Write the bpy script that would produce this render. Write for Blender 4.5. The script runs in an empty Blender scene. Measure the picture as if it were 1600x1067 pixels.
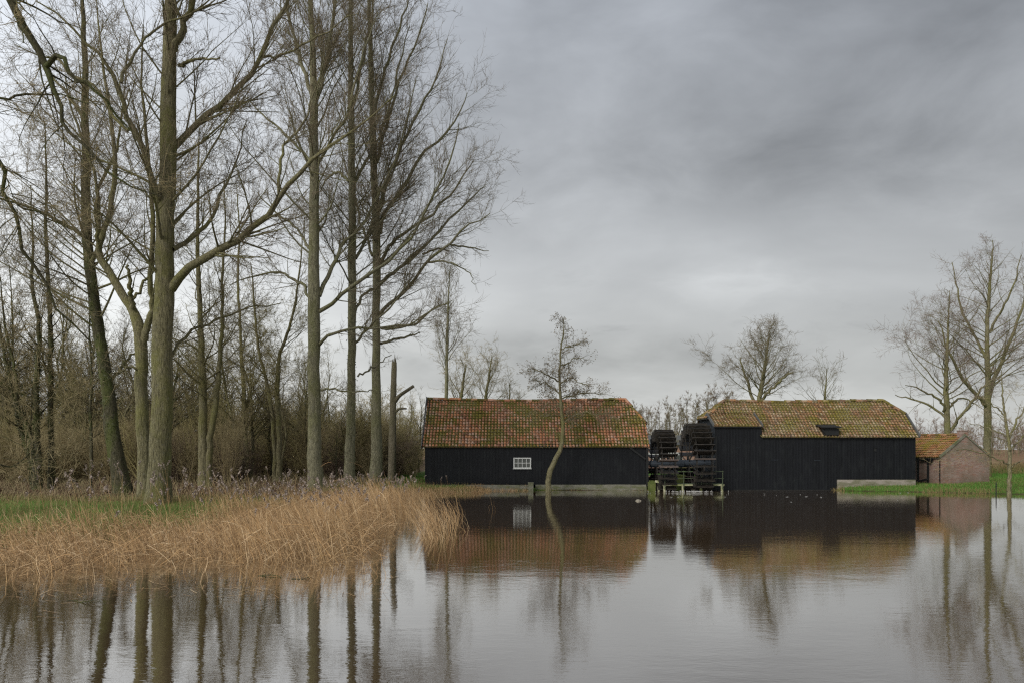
import bpy, math
import numpy as np
from math import radians as R, pi

C = bpy.context.scene.collection
SC = bpy.context.scene
H = 2.87            # camera height above the water
F = 1244.0          # focal length in photo pixels (28 mm on 36 mm, 1600 px wide)

# ------------------------------------------------------------------ camera
cam_d = bpy.data.cameras.new("camera"); cam = bpy.data.objects.new("camera", cam_d); C.objects.link(cam)
cam.location = (0, 0, H); cam.rotation_euler = (R(90), 0, 0)
cam_d.sensor_width = 36; cam_d.lens = 28; cam_d.shift_y = 163.5/1600
cam_d.clip_start = 0.1; cam_d.clip_end = 4000
SC.camera = cam

# ------------------------------------------------------------------ sky, sun, exposure
W = bpy.data.worlds.new("World"); SC.world = W; W.use_nodes = True
SUN_EL, SUN_AZ = R(32), R(35)      # behind the camera on the left, through cloud
def build_world():
    nt = W.node_tree; N = nt.nodes; L = nt.links; N.clear()
    out = N.new("ShaderNodeOutputWorld"); bg = N.new("ShaderNodeBackground"); L.new(bg.outputs[0], out.inputs[0])
    sky = N.new("ShaderNodeTexSky"); sky.sky_type = 'NISHITA'; sky.sun_disc = False
    sky.sun_elevation = SUN_EL; sky.sun_rotation = R(215)
    tc = N.new("ShaderNodeTexCoord")
    sep = N.new("ShaderNodeSeparateXYZ"); L.new(tc.outputs['Generated'], sep.inputs[0])
    def M(op, a, b=None, c=None, clamp=False):
        n = N.new("ShaderNodeMath"); n.operation = op; n.use_clamp = clamp
        for i, v in enumerate((a, b, c)):
            if v is None: continue
            if isinstance(v, (int, float)): n.inputs[i].default_value = v
            else: L.new(v, n.inputs[i])
        return n.outputs[0]
    x, y, z = sep.outputs
    za = M('ABSOLUTE', z)
    d = M('ADD', za, 0.22)
    cx = M('DIVIDE', x, d); cy = M('DIVIDE', y, d)
    cmb = N.new("ShaderNodeCombineXYZ"); L.new(cx, cmb.inputs[0]); L.new(cy, cmb.inputs[1])
    def noise(scale, detail, rough, off, dist=0.0):
        mp = N.new("ShaderNodeMapping"); mp.inputs['Location'].default_value = off
        L.new(cmb.outputs[0], mp.inputs[0])
        n = N.new("ShaderNodeTexNoise"); n.inputs['Scale'].default_value = scale
        n.inputs['Detail'].default_value = detail; n.inputs['Roughness'].default_value = rough
        n.inputs['Distortion'].default_value = dist
        L.new(mp.outputs[0], n.inputs['Vector']); return n.outputs['Fac']
    n1 = noise(1.1, 5, 0.5, (3.1, 1.7, 0), 0.4)
    n2 = noise(3.2, 6, 0.55, (7.3, 2.2, 0.5), 0.3)
    c = M('ADD', M('MULTIPLY', M('SUBTRACT', n1, 0.5), 1.3), M('MULTIPLY', M('SUBTRACT', n2, 0.5), 1.1))
    v = M('ADD', 0.335, M('MULTIPLY', c, 0.27))
    # thinner cloud towards the left
    lft = M('MULTIPLY_ADD', x, -0.75, 0.02, clamp=True)
    v = M('ADD', v, M('MULTIPLY', lft, 1.15))
    # brighter gap in the cloud
    def gap(dx, dz, sx, sz, amt):
        a = M('DIVIDE', M('SUBTRACT', M('DIVIDE', x, M('MAXIMUM', y, 0.05)), dx), sx)
        b = M('DIVIDE', M('SUBTRACT', M('DIVIDE', za, M('MAXIMUM', y, 0.05)), dz), sz)
        r = M('ADD', M('MULTIPLY', a, a), M('MULTIPLY', b, b))
        r = M('ADD', r, M('MULTIPLY', M('SUBTRACT', n2, 0.5), 2.0))
        g = M('SUBTRACT', 1.0, r, clamp=True)
        return M('MULTIPLY', M('MULTIPLY', g, g), amt)
    v = M('ADD', v, gap(0.28, 0.205, 0.12, 0.045, 0.085))
    v = M('ADD', v, gap(0.30, 0.17, 0.55, 0.16, 0.10))
    v = M('SUBTRACT', v, gap(0.10, 0.12, 0.30, 0.035, 0.07))
    v = M('ADD', v, gap(0.20, 0.03, 0.8, 0.06, 0.13))
    dk = M('MULTIPLY', M('MULTIPLY_ADD', za, 2.6, -.55, clamp=True), M('MULTIPLY_ADD', x, 1.5, .35, clamp=True))
    v = M('SUBTRACT', v, M('MULTIPLY', dk, 0.115))
    v = M('MAXIMUM', v, 0.16)
    col = N.new("ShaderNodeMix"); col.data_type = 'RGBA'
    L.new(M('MULTIPLY', M('SUBTRACT', za, 0.12), 2.2, clamp=True), col.inputs[0])
    col.inputs[6].default_value = (0.985, 1.0, 0.985, 1); col.inputs[7].default_value = (0.915, 0.985, 1.10, 1)
    mul = N.new("ShaderNodeVectorMath"); mul.operation = 'SCALE'
    L.new(col.outputs[2], mul.inputs[0]); L.new(v, mul.inputs['Scale'])
    sk = N.new("ShaderNodeVectorMath"); sk.operation = 'SCALE'; sk.inputs['Scale'].default_value = 0.06
    L.new(sky.outputs[0], sk.inputs[0])
    mx = N.new("ShaderNodeMix"); mx.data_type = 'RGBA'; mx.inputs[0].default_value = 0.94
    L.new(sk.outputs[0], mx.inputs[6]); L.new(mul.outputs[0], mx.inputs[7])
    L.new(mx.outputs[2], bg.inputs[0]); bg.inputs[1].default_value = 1.0
build_world()
sd = bpy.data.lights.new("sun", 'SUN'); sd.energy = 1.5; sd.angle = R(20); sd.color = (1.0, 0.965, 0.91)
sun = bpy.data.objects.new("sun", sd); C.objects.link(sun); sun.location = (-30, -30, 60)
sun.rotation_euler = (R(58), 0, -SUN_AZ)
SC.view_settings.view_transform = 'Standard'; SC.view_settings.look = 'None'
SC.view_settings.gamma = 1; SC.view_settings.exposure = 0.40
SC.render.engine = 'CYCLES'
SC.cycles.use_denoising = False; SC.cycles.pixel_filter_type = 'BLACKMAN_HARRIS'; SC.cycles.filter_width = 1.25
SC.cycles.max_bounces = 6; SC.cycles.diffuse_bounces = 4; SC.cycles.glossy_bounces = 3
SC.cycles.transparent_max_bounces = 4

# ------------------------------------------------------------------ helpers
def W3(px, py, D):
    """photo pixel at a distance D -> world point"""
    return np.array([(px-800)*D/F, D, H+(697-py)*D/F])

def meta(o, label=None, cat=None, group=None, kind=None):
    if label: o['label'] = label
    if cat: o['category'] = cat
    if group: o['group'] = group
    if kind: o['kind'] = kind
    return o

def empty(name, loc, label=None, cat=None, group=None, rz=0):
    o = bpy.data.objects.new(name, None); C.objects.link(o); o.location = loc; o.rotation_euler = (0, 0, rz)
    o.empty_display_size = 0.3
    return meta(o, label, cat, group)

class MB:
    """collects vertices and polygons, then links ONE mesh object"""
    def __init__(s): s.v = []; s.f = []; s.m = []; s.n = 0; s.uv = []
    def add(s, V, Fq, mi=0, uv=None):
        V = np.asarray(V, float).reshape(-1, 3); Fq = np.asarray(Fq, int)
        s.v.append(V); s.f.append(Fq + s.n); s.m.append(np.full(len(Fq), mi)); s.n += len(V)
        s.uv.append(np.zeros((len(V), 2)) if uv is None else np.asarray(uv, float)); return s
    def box(s, c, d, mi=0, rz=0.0, rx=0.0, ry=0.0):
        x, y, z = np.array(d)/2
        V = np.array([[a*x, b*y, e*z] for a in (-1, 1) for b in (-1, 1) for e in (-1, 1)])
        for ang, (i, j) in ((rx, (1, 2)), (ry, (2, 0)), (rz, (0, 1))):
            if ang:
                ca, sa = math.cos(ang), math.sin(ang); a = V[:, i].copy(); b = V[:, j].copy()
                V[:, i] = ca*a - sa*b; V[:, j] = sa*a + ca*b
        Fq = [[0, 1, 3, 2], [4, 6, 7, 5], [0, 4, 5, 1], [2, 3, 7, 6], [0, 2, 6, 4], [1, 5, 7, 3]]
        return s.add(V + np.array(c), Fq, mi)
    def beam(s, a, b, w, h, mi=0, up=(0, 0, 1)):
        a = np.array(a, float); b = np.array(b, float); t = (b-a)/np.linalg.norm(b-a)
        u = np.array(up, float)
        if abs(t@u) > .97: u = np.array([0, 1, 0.])
        r = np.cross(t, u); r /= np.linalg.norm(r); q = np.cross(r, t)
        V = [p + r*i*w/2 + q*j*h/2 for p in (a, b) for i, j in ((-1, -1), (1, -1), (1, 1), (-1, 1))]
        return s.add(V, [[3, 2, 1, 0], [4, 5, 6, 7], [0, 1, 5, 4], [1, 2, 6, 5], [2, 3, 7, 6], [3, 0, 4, 7]], mi)
    def tube(s, P, Rr, S=6, mi=0):
        P = np.asarray(P, float); 
        if P.ndim == 2: P = P[None]
        Rr = np.broadcast_to(np.asarray(Rr, float), P.shape[:2])
        V, Fq, uv = tubes(P, Rr, S); return s.add(V, Fq, mi, uv)
    def cap(s, ctr, ring_pts, mi=0):
        n = len(ring_pts); V = np.vstack([ring_pts, [ctr]])
        return s.add(V, [[i, (i+1) % n, n, n] for i in range(n)], mi)
    def build(s, name, mats, parent=None, loc=None, smooth=False, uvs=False):
        V = np.vstack(s.v); Fq = np.vstack(s.f); Mi = np.concatenate(s.m)
        if loc is not None: V = V - np.array(loc, float)
        me = bpy.data.meshes.new(name)
        tri = Fq[:, 2] == Fq[:, 3] if Fq.shape[1] == 4 else np.zeros(len(Fq), bool)
        tot = np.where(tri, 3, 4)
        flat = Fq.reshape(-1)
        if tri.any():
            keep = np.ones(Fq.shape, bool); keep[tri, 3] = False; flat = Fq[keep]
        me.vertices.add(len(V)); me.vertices.foreach_set('co', V.astype(np.float32).ravel())
        me.loops.add(len(flat)); me.loops.foreach_set('vertex_index', flat.astype(np.int32))
        me.polygons.add(len(Fq))
        me.polygons.foreach_set('loop_start', np.concatenate([[0], np.cumsum(tot)[:-1]]).astype(np.int32))
        for mt in (mats if isinstance(mats, (list, tuple)) else [mats]): me.materials.append(mt)
        me.polygons.foreach_set('material_index', Mi.astype(np.int32))
        me.polygons.foreach_set('use_smooth', np.full(len(Fq), smooth))
        if uvs:
            UV = np.vstack(s.uv)[flat]
            l = me.uv_layers.new(name='UVMap'); l.data.foreach_set('uv', UV.astype(np.float32).ravel())
        me.update(calc_edges=True)
        o = bpy.data.objects.new(name, me); C.objects.link(o)
        if parent is not None: o.parent = parent
        if loc is not None and parent is None: o.location = loc
        return o

def tubes(P, Rr, S):
    n, K, _ = P.shape
    T = np.empty_like(P); T[:, 1:-1] = P[:, 2:] - P[:, :-2]; T[:, 0] = P[:, 1]-P[:, 0]; T[:, -1] = P[:, -1]-P[:, -2]
    T /= np.linalg.norm(T, axis=2, keepdims=True) + 1e-9
    D0 = P[:, -1]-P[:, 0]; D0 = D0/(np.linalg.norm(D0, axis=1, keepdims=True)+1e-9)
    ref = np.where(np.abs(D0[:, 2:3]) > .85, np.array([[1., 0, 0]]), np.array([[0, 0, 1.]]))[:, None, :]
    A = np.cross(T, ref); A /= np.linalg.norm(A, axis=2, keepdims=True) + 1e-9
    B = np.cross(T, A)
    th = np.arange(S)/S*2*pi
    V = P[:, :, None, :] + Rr[:, :, None, None]*(A[:, :, None, :]*np.cos(th)[None, None, :, None] + B[:, :, None, :]*np.sin(th)[None, None, :, None])
    i = np.arange(K-1)[:, None]; j = np.arange(S)[None, :]
    a = i*S + j; b = i*S + (j+1) % S
    q = np.stack([a, a+S, b+S, b], -1).reshape(-1, 4)
    Fq = (q[None] + (np.arange(n)*K*S)[:, None, None]).reshape(-1, 4)
    uv = np.zeros((n, K, S, 2)); uv[..., 0] = np.arange(S)/S; uv[..., 1] = np.linspace(0, 1, K)[None, :, None]
    return V.reshape(-1, 3), Fq, uv.reshape(-1, 2)

def ribbons(P, Wd, side):
    """flat blades: P (n,K,3), width (n,K), side (n,3)"""
    n, K, _ = P.shape
    o = side[:, None, :]*Wd[:, :, None]/2
    V = np.stack([P-o, P+o], 2).reshape(-1, 3)
    i = np.arange(K-1)*2
    q = np.stack([i, i+1, i+3, i+2], -1)
    Fq = (q[None] + (np.arange(n)*K*2)[:, None, None]).reshape(-1, 4)
    uv = np.zeros((n, K, 2, 2)); uv[..., 0] = np.linspace(0, 1, n)[:, None, None]; uv[..., 1] = np.linspace(0, 1, K)[None, :, None]
    return V, Fq, uv.reshape(-1, 2)

def catmull(pts, K):
    p = np.array(pts, float); p = np.vstack([2*p[0]-p[1], p, 2*p[-1]-p[-2]])
    m = len(p)-3; u = np.linspace(0, m-1e-6, K); i = u.astype(int); t = (u-i)[:, None]
    a, b, c, d = p[i], p[i+1], p[i+2], p[i+3]
    return .5*((2*b)+(-a+c)*t+(2*a-5*b+4*c-d)*t**2+(-a+3*b-3*c+d)*t**3)

# ------------------------------------------------------------------ materials
def mat(name, build, rough=0.85, spec=0.25):
    m = bpy.data.materials.new(name); m.use_nodes = True
    nt = m.node_tree; b = nt.nodes['Principled BSDF']
    b.inputs['Roughness'].default_value = rough; b.inputs['Specular IOR Level'].default_value = spec
    g = G(nt); r = build(g, b)
    if r is not None:
        if isinstance(r, tuple): b.inputs['Base Color'].default_value = (*r, 1)
        else: g.L.new(r, b.inputs['Base Color'])
    return m
class G:
    def __init__(s, nt): s.nt = nt; s.N = nt.nodes; s.L = nt.links; s._tc = None
    def set(s, sock, v):
        if v is None: return
        if isinstance(v, bpy.types.NodeSocket): s.L.new(v, sock)
        elif isinstance(v, tuple) and len(v) == 3 and sock.type == 'RGBA': sock.default_value = (*v, 1)
        else: sock.default_value = v
    def tc(s, k='Object'):
        if s._tc is None: s._tc = s.N.new("ShaderNodeTexCoord")
        return s._tc.outputs[k]
    def math(s, op, a, b=None, c=None, clamp=False):
        n = s.N.new("ShaderNodeMath"); n.operation = op; n.use_clamp = clamp
        for i, v in enumerate((a, b, c)): s.set(n.inputs[i], v)
        return n.outputs[0]
    def mapv(s, vec, scale=(1, 1, 1), rot=(0, 0, 0), loc=(0, 0, 0)):
        n = s.N.new("ShaderNodeMapping"); s.L.new(vec, n.inputs[0])
        n.inputs['Scale'].default_value = scale; n.inputs['Rotation'].default_value = rot; n.inputs['Location'].default_value = loc
        return n.outputs[0]
    def noise(s, vec, scale, detail=4, rough=.55, dist=0., out='Fac'):
        n = s.N.new("ShaderNodeTexNoise"); s.L.new(vec, n.inputs['Vector'])
        n.inputs['Scale'].default_value = scale; n.inputs['Detail'].default_value = detail
        n.inputs['Roughness'].default_value = rough; n.inputs['Distortion'].default_value = dist
        return n.outputs[out]
    def ramp(s, fac, stops, interp='LINEAR'):
        n = s.N.new("ShaderNodeValToRGB"); s.L.new(fac, n.inputs[0]); cr = n.color_ramp; cr.interpolation = interp
        while len(cr.elements) < len(stops): cr.elements.new(0.5)
        for e, (p, c) in zip(cr.elements, stops):
            e.position = p; e.color = (*c, 1) if isinstance(c, tuple) else (c, c, c, 1)
        return n.outputs[0]
    def mix(s, f, a, b, mode='MIX'):
        n = s.N.new("ShaderNodeMix"); n.data_type = 'RGBA'; n.blend_type = mode
        s.set(n.inputs[0], f); s.set(n.inputs[6], a); s.set(n.inputs[7], b); return n.outputs[2]
    def bump(s, b, h, dist, strength=1.0):
        n = s.N.new("ShaderNodeBump"); n.inputs['Distance'].default_value = dist; n.inputs['Strength'].default_value = strength
        s.L.new(h, n.inputs['Height']); s.L.new(n.outputs[0], b.inputs['Normal'])
    def sep(s, vec):
        n = s.N.new("ShaderNodeSeparateXYZ"); s.L.new(vec, n.inputs[0]); return n.outputs
    def comb(s, x, y, z=0.0):
        n = s.N.new("ShaderNodeCombineXYZ"); s.set(n.inputs[0], x); s.set(n.inputs[1], y); s.set(n.inputs[2], z); return n.outputs[0]
    def white(s, vec):
        n = s.N.new("ShaderNodeTexWhiteNoise"); n.noise_dimensions = '3D'; s.L.new(vec, n.inputs[0]); return n.outputs

def bark(name, c1, c2, moss, mossamt=.55, furrow=1.0):
    def f(g, b):
        o = g.tc()
        v = g.mapv(o, (13, 13, 2.0)); n = g.noise(v, 1.6, 7, .7, .5)
        big = g.noise(g.mapv(o, (1, 1, .5)), 1.1, 4, .6)
        col = g.mix(g.ramp(n, [(.35, 0.), (.65, 1.)]), c1, c2)
        col = g.mix(g.math('MULTIPLY', g.ramp(big, [(.47, 0.), (.60, 1.)]), mossamt), col, moss)
        pale = g.noise(o, 7, 3, .5)
        col = g.mix(g.math('MULTIPLY', g.ramp(pale, [(.58, 0.), (.70, 1.)]), .30), col, (.24, .23, .19))
        g.bump(b, n, .09*furrow, 1.)
        return col
    return mat(name, f, .95, .1)
M_bark = bark("bark_poplar", (.075, .066, .036), (.32, .285, .165), (.19, .185, .055))
M_bark_grey = bark("bark_grey", (.10, .092, .058), (.36, .335, .215), (.17, .175, .060), .45)
M_bark_dark = bark("bark_dark", (.045, .042, .024), (.125, .112, .068), (.095, .115, .030), .6)
M_wood_stub = bark("bark_pale", (.14, .12, .08), (.30, .26, .18), (.15, .15, .06), .35)
def twigm(name, c, c2):
    def f(g, b):
        return g.mix(g.noise(g.tc(), 1.3, 2), c, c2)
    return mat(name, f, .9, .1)
M_twig = twigm("twig_bark", (.17, .135, .090), (.24, .195, .125))
M_twig_red = twigm("twig_reddish", (.25, .18, .135), (.19, .145, .105))
M_twig_green = twigm("twig_olive", (.27, .235, .105), (.36, .305, .145))
M_twig_brown = twigm("twig_brown", (.37, .295, .165), (.27, .225, .12))
M_ivy = mat("ivy_leaf", lambda g, b: g.mix(g.noise(g.tc(), 6, 2), (.030, .040, .012), (.075, .085, .025)), .6, .3)

def boards(name, base, pitch=.19, axis=0, bump=True):
    def f(g, b):
        o = g.tc(); s = g.sep(o)
        cell = g.math('FLOOR', g.math('DIVIDE', s[axis], pitch))
        w = g.white(g.comb(cell, 3.0, 1.0))[0]
        st = g.noise(g.mapv(o, (14, 14, 1.3)), 1, 5, .6)
        k = g.math('ADD', g.math('MULTIPLY', w, .5), g.math('MULTIPLY', st, .8))
        col = g.mix(k, tuple(.55*x for x in base), tuple(1.55*x for x in base))
        # chalky worn patches
        wn = g.noise(g.mapv(o, (3, 3, .8)), 1.2, 5, .6)
        col = g.mix(g.math('MULTIPLY', g.ramp(wn, [(.50, 0.), (.72, 1.)]), .20), col, (.045, .052, .048))
        sp = g.noise(o, 38, 2, .5)
        col = g.mix(g.math('MULTIPLY', g.ramp(sp, [(.71, 0.), (.75, 1.)]), .35), col, (.12, .12, .115))
        fr = g.math('FRACT', g.math('DIVIDE', s[axis], pitch))
        bt = g.math('LESS_THAN', fr, .24)
        col = g.mix(g.math('MULTIPLY', bt, .45), col, tuple(1.9*x for x in base))
        g.bump(b, st, .006, .8)
        return col
    return mat(name, f, .55, .22)
M_tar = boards("tarred_boards", (.0058, .0064, .0076))
M_tar_g = boards("tarred_boards_grey", (.020, .024, .029), axis=1)
M_tar_wood = mat("tarred_timber", lambda g, b: g.mix(g.noise(g.mapv(g.tc(), (5, 5, 5)), 2, 4), (.006, .007, .008), (.028, .028, .026)), .6, .25)
M_greyboard = mat("weathered_board", lambda g, b: g.mix(g.noise(g.mapv(g.tc(), (8, 8, 2)), 1.5, 4), (.070, .072, .070), (.15, .15, .14)), .75, .2)
M_paddle = mat("wet_paddle_wood", lambda g, b: g.mix(g.ramp(g.noise(g.mapv(g.tc(), (2, 9, 9)), 1.8, 5), [(.35, 0.), (.7, 1.)]), (.008, .008, .007), (.055, .045, .034)), .5, .35)
M_paddle_pale = mat("weathered_paddle_wood", lambda g, b: g.mix(g.noise(g.mapv(g.tc(), (2, 9, 9)), 2.2, 5), (.075, .055, .045), (.19, .15, .13)), .6, .3)
M_iron = mat("painted_iron", lambda g, b: g.mix(g.noise(g.tc(), 5, 4), (.012, .016, .022), (.04, .05, .06)), .5, .4)
M_white = mat("white_paint", lambda g, b: g.mix(g.noise(g.tc(), 9, 4), (.45, .46, .43), (.72, .72, .68)), .5, .4)
M_glass = mat("window_glass", lambda g, b: g.mix(g.noise(g.tc(), 3, 2), (.05, .055, .05), (.13, .135, .12)), .12, .5)
M_rail = mat("mossy_rail_wood", lambda g, b: g.mix(g.noise(g.tc(), 5, 4), (.045, .06, .035), (.10, .12, .07)), .8, .2)
M_beam = mat("pale_mossy_beam", lambda g, b: g.mix(g.ramp(g.noise(g.tc(), 2.2, 5), [(.4, 0.), (.62, 1.)]), (.42, .40, .27), (.17, .19, .06)), .8, .2)
M_lamp = mat("black_lamp_housing", lambda g, b: (.01, .01, .01), .4, .4)

def tiles(name, cols, mossc, mossamt, pale, seed):
    def f(g, b):
        uv = g.tc('UV'); s = g.sep(uv); o = g.tc()
        fu = g.math('FLOOR', s[0]); fv = g.math('FLOOR', s[1])
        w = g.white(g.comb(fu, fv, seed))[0]
        n = len(cols); col = g.ramp(w, [(i/n, c) for i, c in enumerate(cols)], 'CONSTANT')
        patch = g.noise(o, .45, 4, .6)
        col = g.mix(g.math('MULTIPLY', g.ramp(patch, [(.42, 0.), (.6, 1.)]), .35), col, cols[1])
        gr = g.noise(o, 14, 4, .6)
        col = g.mix(g.math('MULTIPLY', g.ramp(gr, [(.35, 1.), (.6, 0.)]), .40), col, (.05, .035, .028))
        # moss sits in the channels between tiles and in large patches
        ch = g.math('SINE', g.math('MULTIPLY', s[0], 2*pi))
        ch = g.math('MULTIPLY_ADD', ch, -.5, .5)
        low = g.math('FRACT', s[1]); low = g.math('ABSOLUTE', g.math('SUBTRACT', low, .5))
        mn = g.noise(o, 1.1, 5, .62); m2 = g.noise(o, .55, 4, .6)
        k = g.math('ADD', g.math('MULTIPLY', mn, 1.4), g.math('MULTIPLY', m2, 2.6))
        k = g.math('ADD', k, g.math('MULTIPLY', ch, .55)); k = g.math('ADD', k, g.math('MULTIPLY', low, .5))
        k = g.math('ADD', k, g.math('MULTIPLY', w, .16))
        mk = g.math('SUBTRACT', k, 2.34 - mossamt); mk = g.math('MULTIPLY', mk, 5.0, clamp=True)
        mc = g.mix(g.noise(o, 5, 3), mossc[0], mossc[1])
        col = g.mix(g.math('MULTIPLY', mk, .88), col, mc)
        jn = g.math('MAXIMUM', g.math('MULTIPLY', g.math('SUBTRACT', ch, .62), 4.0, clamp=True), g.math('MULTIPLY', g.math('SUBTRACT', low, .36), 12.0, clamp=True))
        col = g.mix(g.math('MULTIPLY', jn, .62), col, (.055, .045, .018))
        li = g.noise(o, 20, 2, .5); la = g.noise(o, .5, 3, .5)
        lk = g.math('MULTIPLY', g.ramp(li, [(.57, 0.), (.64, 1.)]), g.ramp(la, [(.42, .15), (.62, 1.)]))
        col = g.mix(g.math('MULTIPLY', lk, pale), col, (.42, .38, .30))
        g.bump(b, gr, .012, .6)
        return col
    return mat(name, f, .9, .15)
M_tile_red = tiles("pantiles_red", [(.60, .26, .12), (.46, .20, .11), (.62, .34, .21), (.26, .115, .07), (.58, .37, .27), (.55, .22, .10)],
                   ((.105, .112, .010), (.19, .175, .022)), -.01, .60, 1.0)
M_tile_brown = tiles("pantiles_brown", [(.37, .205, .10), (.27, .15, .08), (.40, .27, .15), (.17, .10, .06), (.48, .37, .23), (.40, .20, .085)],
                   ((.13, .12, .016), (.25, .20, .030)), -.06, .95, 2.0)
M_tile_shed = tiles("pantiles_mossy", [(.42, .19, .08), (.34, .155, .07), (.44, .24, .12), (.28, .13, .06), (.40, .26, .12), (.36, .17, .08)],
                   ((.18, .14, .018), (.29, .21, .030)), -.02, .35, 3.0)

def bricks(name, c1, c2, mortar, stain, sc=1.0):
    def f(g, b):
        o = g.tc(); s = g.sep(o)
        v = g.comb(g.math('ADD', s[0], s[1]), s[2], 0.0)
        n = g.N.new("ShaderNodeTexBrick"); g.L.new(v, n.inputs['Vector'])
        n.inputs['Scale'].default_value = 1.0
        n.inputs['Brick Width'].default_value = .22*sc; n.inputs['Row Height'].default_value = .068*sc; n.inputs['Mortar Size'].default_value = .009*sc
        n.inputs['Color1'].default_value = (*c1, 1); n.inputs['Color2'].default_value = (*c2, 1); n.inputs['Mortar'].default_value = (*mortar, 1)
        n.inputs['Mortar Smooth'].default_value = .3
        cell = g.comb(g.math('FLOOR', g.math('DIVIDE', g.math('ADD', s[0], s[1]), .22*sc)), g.math('FLOOR', g.math('DIVIDE', s[2], .068*sc)), 5.0)
        col = g.mix(g.math('MULTIPLY', g.white(cell)[0], .55), n.outputs['Color'], (.36, .31, .27))
        rd = g.math('MULTIPLY_ADD', s[2], -.38, .95, clamp=True)
        col = g.mix(g.math('MULTIPLY', rd, g.ramp(g.noise(o, 1.8, 4), [(.4, 0.), (.6, .55)])), col, (.30, .12, .085))
        col = g.mix(g.math('MULTIPLY', g.ramp(g.noise(o, .9, 5, .62), [(.42, 0.), (.62, 1.)]), .6), col, stain)
        fl = g.noise(o, 16, 3, .6)
        col = g.mix(g.math('MULTIPLY', g.ramp(fl, [(.52, 0.), (.64, 1.)]), .5), col, (.34, .29, .26))
        g.bump(b, fl, .01, .6)
        return col
    return mat(name, f, .92, .12)
M_brick = bricks("old_brick", (.27, .12, .085), (.20, .105, .08), (.25, .22, .19), (.13, .115, .085))
M_brick_grey = bricks("weathered_gable_brick", (.31, .13, .085), (.20, .10, .07), (.26, .235, .20), (.125, .125, .085))
M_brick_far = bricks("orange_brick", (.40, .20, .12), (.33, .17, .11), (.38, .30, .24), (.30, .19, .13))
def stone(name, a, b_, moss):
    def f(g, b):
        o = g.tc(); n = g.noise(o, 3.5, 6, .62)
        col = g.mix(n, a, b_); k = g.noise(g.mapv(o, (1, 1, 3)), 1.3, 4)
        col = g.mix(g.math('MULTIPLY', g.ramp(k, [(.45, 0.), (.62, 1.)]), .7), col, moss)
        g.bump(b, n, .02, .7); return col
    return mat(name, f, .9, .15)
M_plinth = stone("pale_plinth", (.24, .21, .17), (.36, .32, .27), (.13, .13, .07))
M_conc = stone("mossy_concrete", (.12, .115, .085), (.27, .26, .21), (.09, .105, .03))
M_mossy = stone("mossy_block", (.09, .11, .03), (.16, .18, .06), (.06, .09, .02))

# ------------------------------------------------------------------ ground and water
LAND_L = [(-400, 12), (-80, 14), (-30, 18.5), (-14, 22.6), (-11.2, 24.3), (-10.2, 31), (-8.3, 42), (-6.6, 48.8), (-4.5, 49.6), (-2.6, 50.3), (-1.6, 52.0), (8.75, 52.25), (9.0, 75), (-6, 120), (-30, 900), (-400, 900)]
LAND_R = [(13.35, 90), (13.4, 54), (21.3, 54), (21.4, 52.1), (22.3, 51.2), (26, 50.2), (32, 47.2), (45, 43), (80, 36), (400, 20), (400, 900), (-25, 900), (0, 130)]
LAND_C = [(-400, -60), (400, -60), (400, 2), (3, 3.0), (-3, 3.0), (-400, 2)]
def sdist(X, Y, poly):
    p = np.array(poly, float); q = np.roll(p, -1, 0)
    d = np.full(X.shape, 1e9); ins = np.zeros(X.shape, bool)
    for (ax, ay), (bx, by) in zip(p, q):
        ex, ey = bx-ax, by-ay; wx, wy = X-ax, Y-ay
        t = np.clip((wx*ex+wy*ey)/(ex*ex+ey*ey), 0, 1)
        d = np.minimum(d, (wx-t*ex)**2+(wy-t*ey)**2)
        c = ((ay > Y) != (by > Y)) & (X < (bx-ax)*(Y-ay)/(by-ay+1e-12)+ax)
        ins ^= c
    return np.where(ins, 1, -1)*np.sqrt(d)
def vnoise(X, Y, s, seed=0):
    xs, ys = X/s, Y/s; xi = np.floor(xs); yi = np.floor(ys); fx = xs-xi; fy = ys-yi
    fx = fx*fx*(3-2*fx); fy = fy*fy*(3-2*fy)
    h = lambda a, b: np.modf(np.abs(np.sin(a*127.1+b*311.7+seed*74.7)*43758.5453))[0]
    return (h(xi, yi)*(1-fx)+h(xi+1, yi)*fx)*(1-fy)+(h(xi, yi+1)*(1-fx)+h(xi+1, yi+1)*fx)*fy
def land_d(X, Y):
    return np.maximum(np.maximum(sdist(X, Y, LAND_L), sdist(X, Y, LAND_R)), sdist(X, Y, LAND_C)) + (vnoise(X, Y, 1.3, 4)-.5)*.5
def ground_z(X, Y):
    X = np.asarray(X, float); Y = np.asarray(Y, float)
    d = land_d(X, Y)
    z = np.where(d > 0, .36*(1-np.exp(-d/1.3)) + .0032*np.clip(d-4, 0, 120), -1.3*(1-np.exp(d/4)))
    z = z + (vnoise(X, Y, 2.3, 1)-.5)*.10*np.clip(d, 0, 1.5) + (vnoise(X, Y, 9, 2)-.5)*.14*np.clip(d/4, 0, 1)
    return z
def gz(x, y): return float(ground_z(np.array([x]), np.array([y]))[0])

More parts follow.
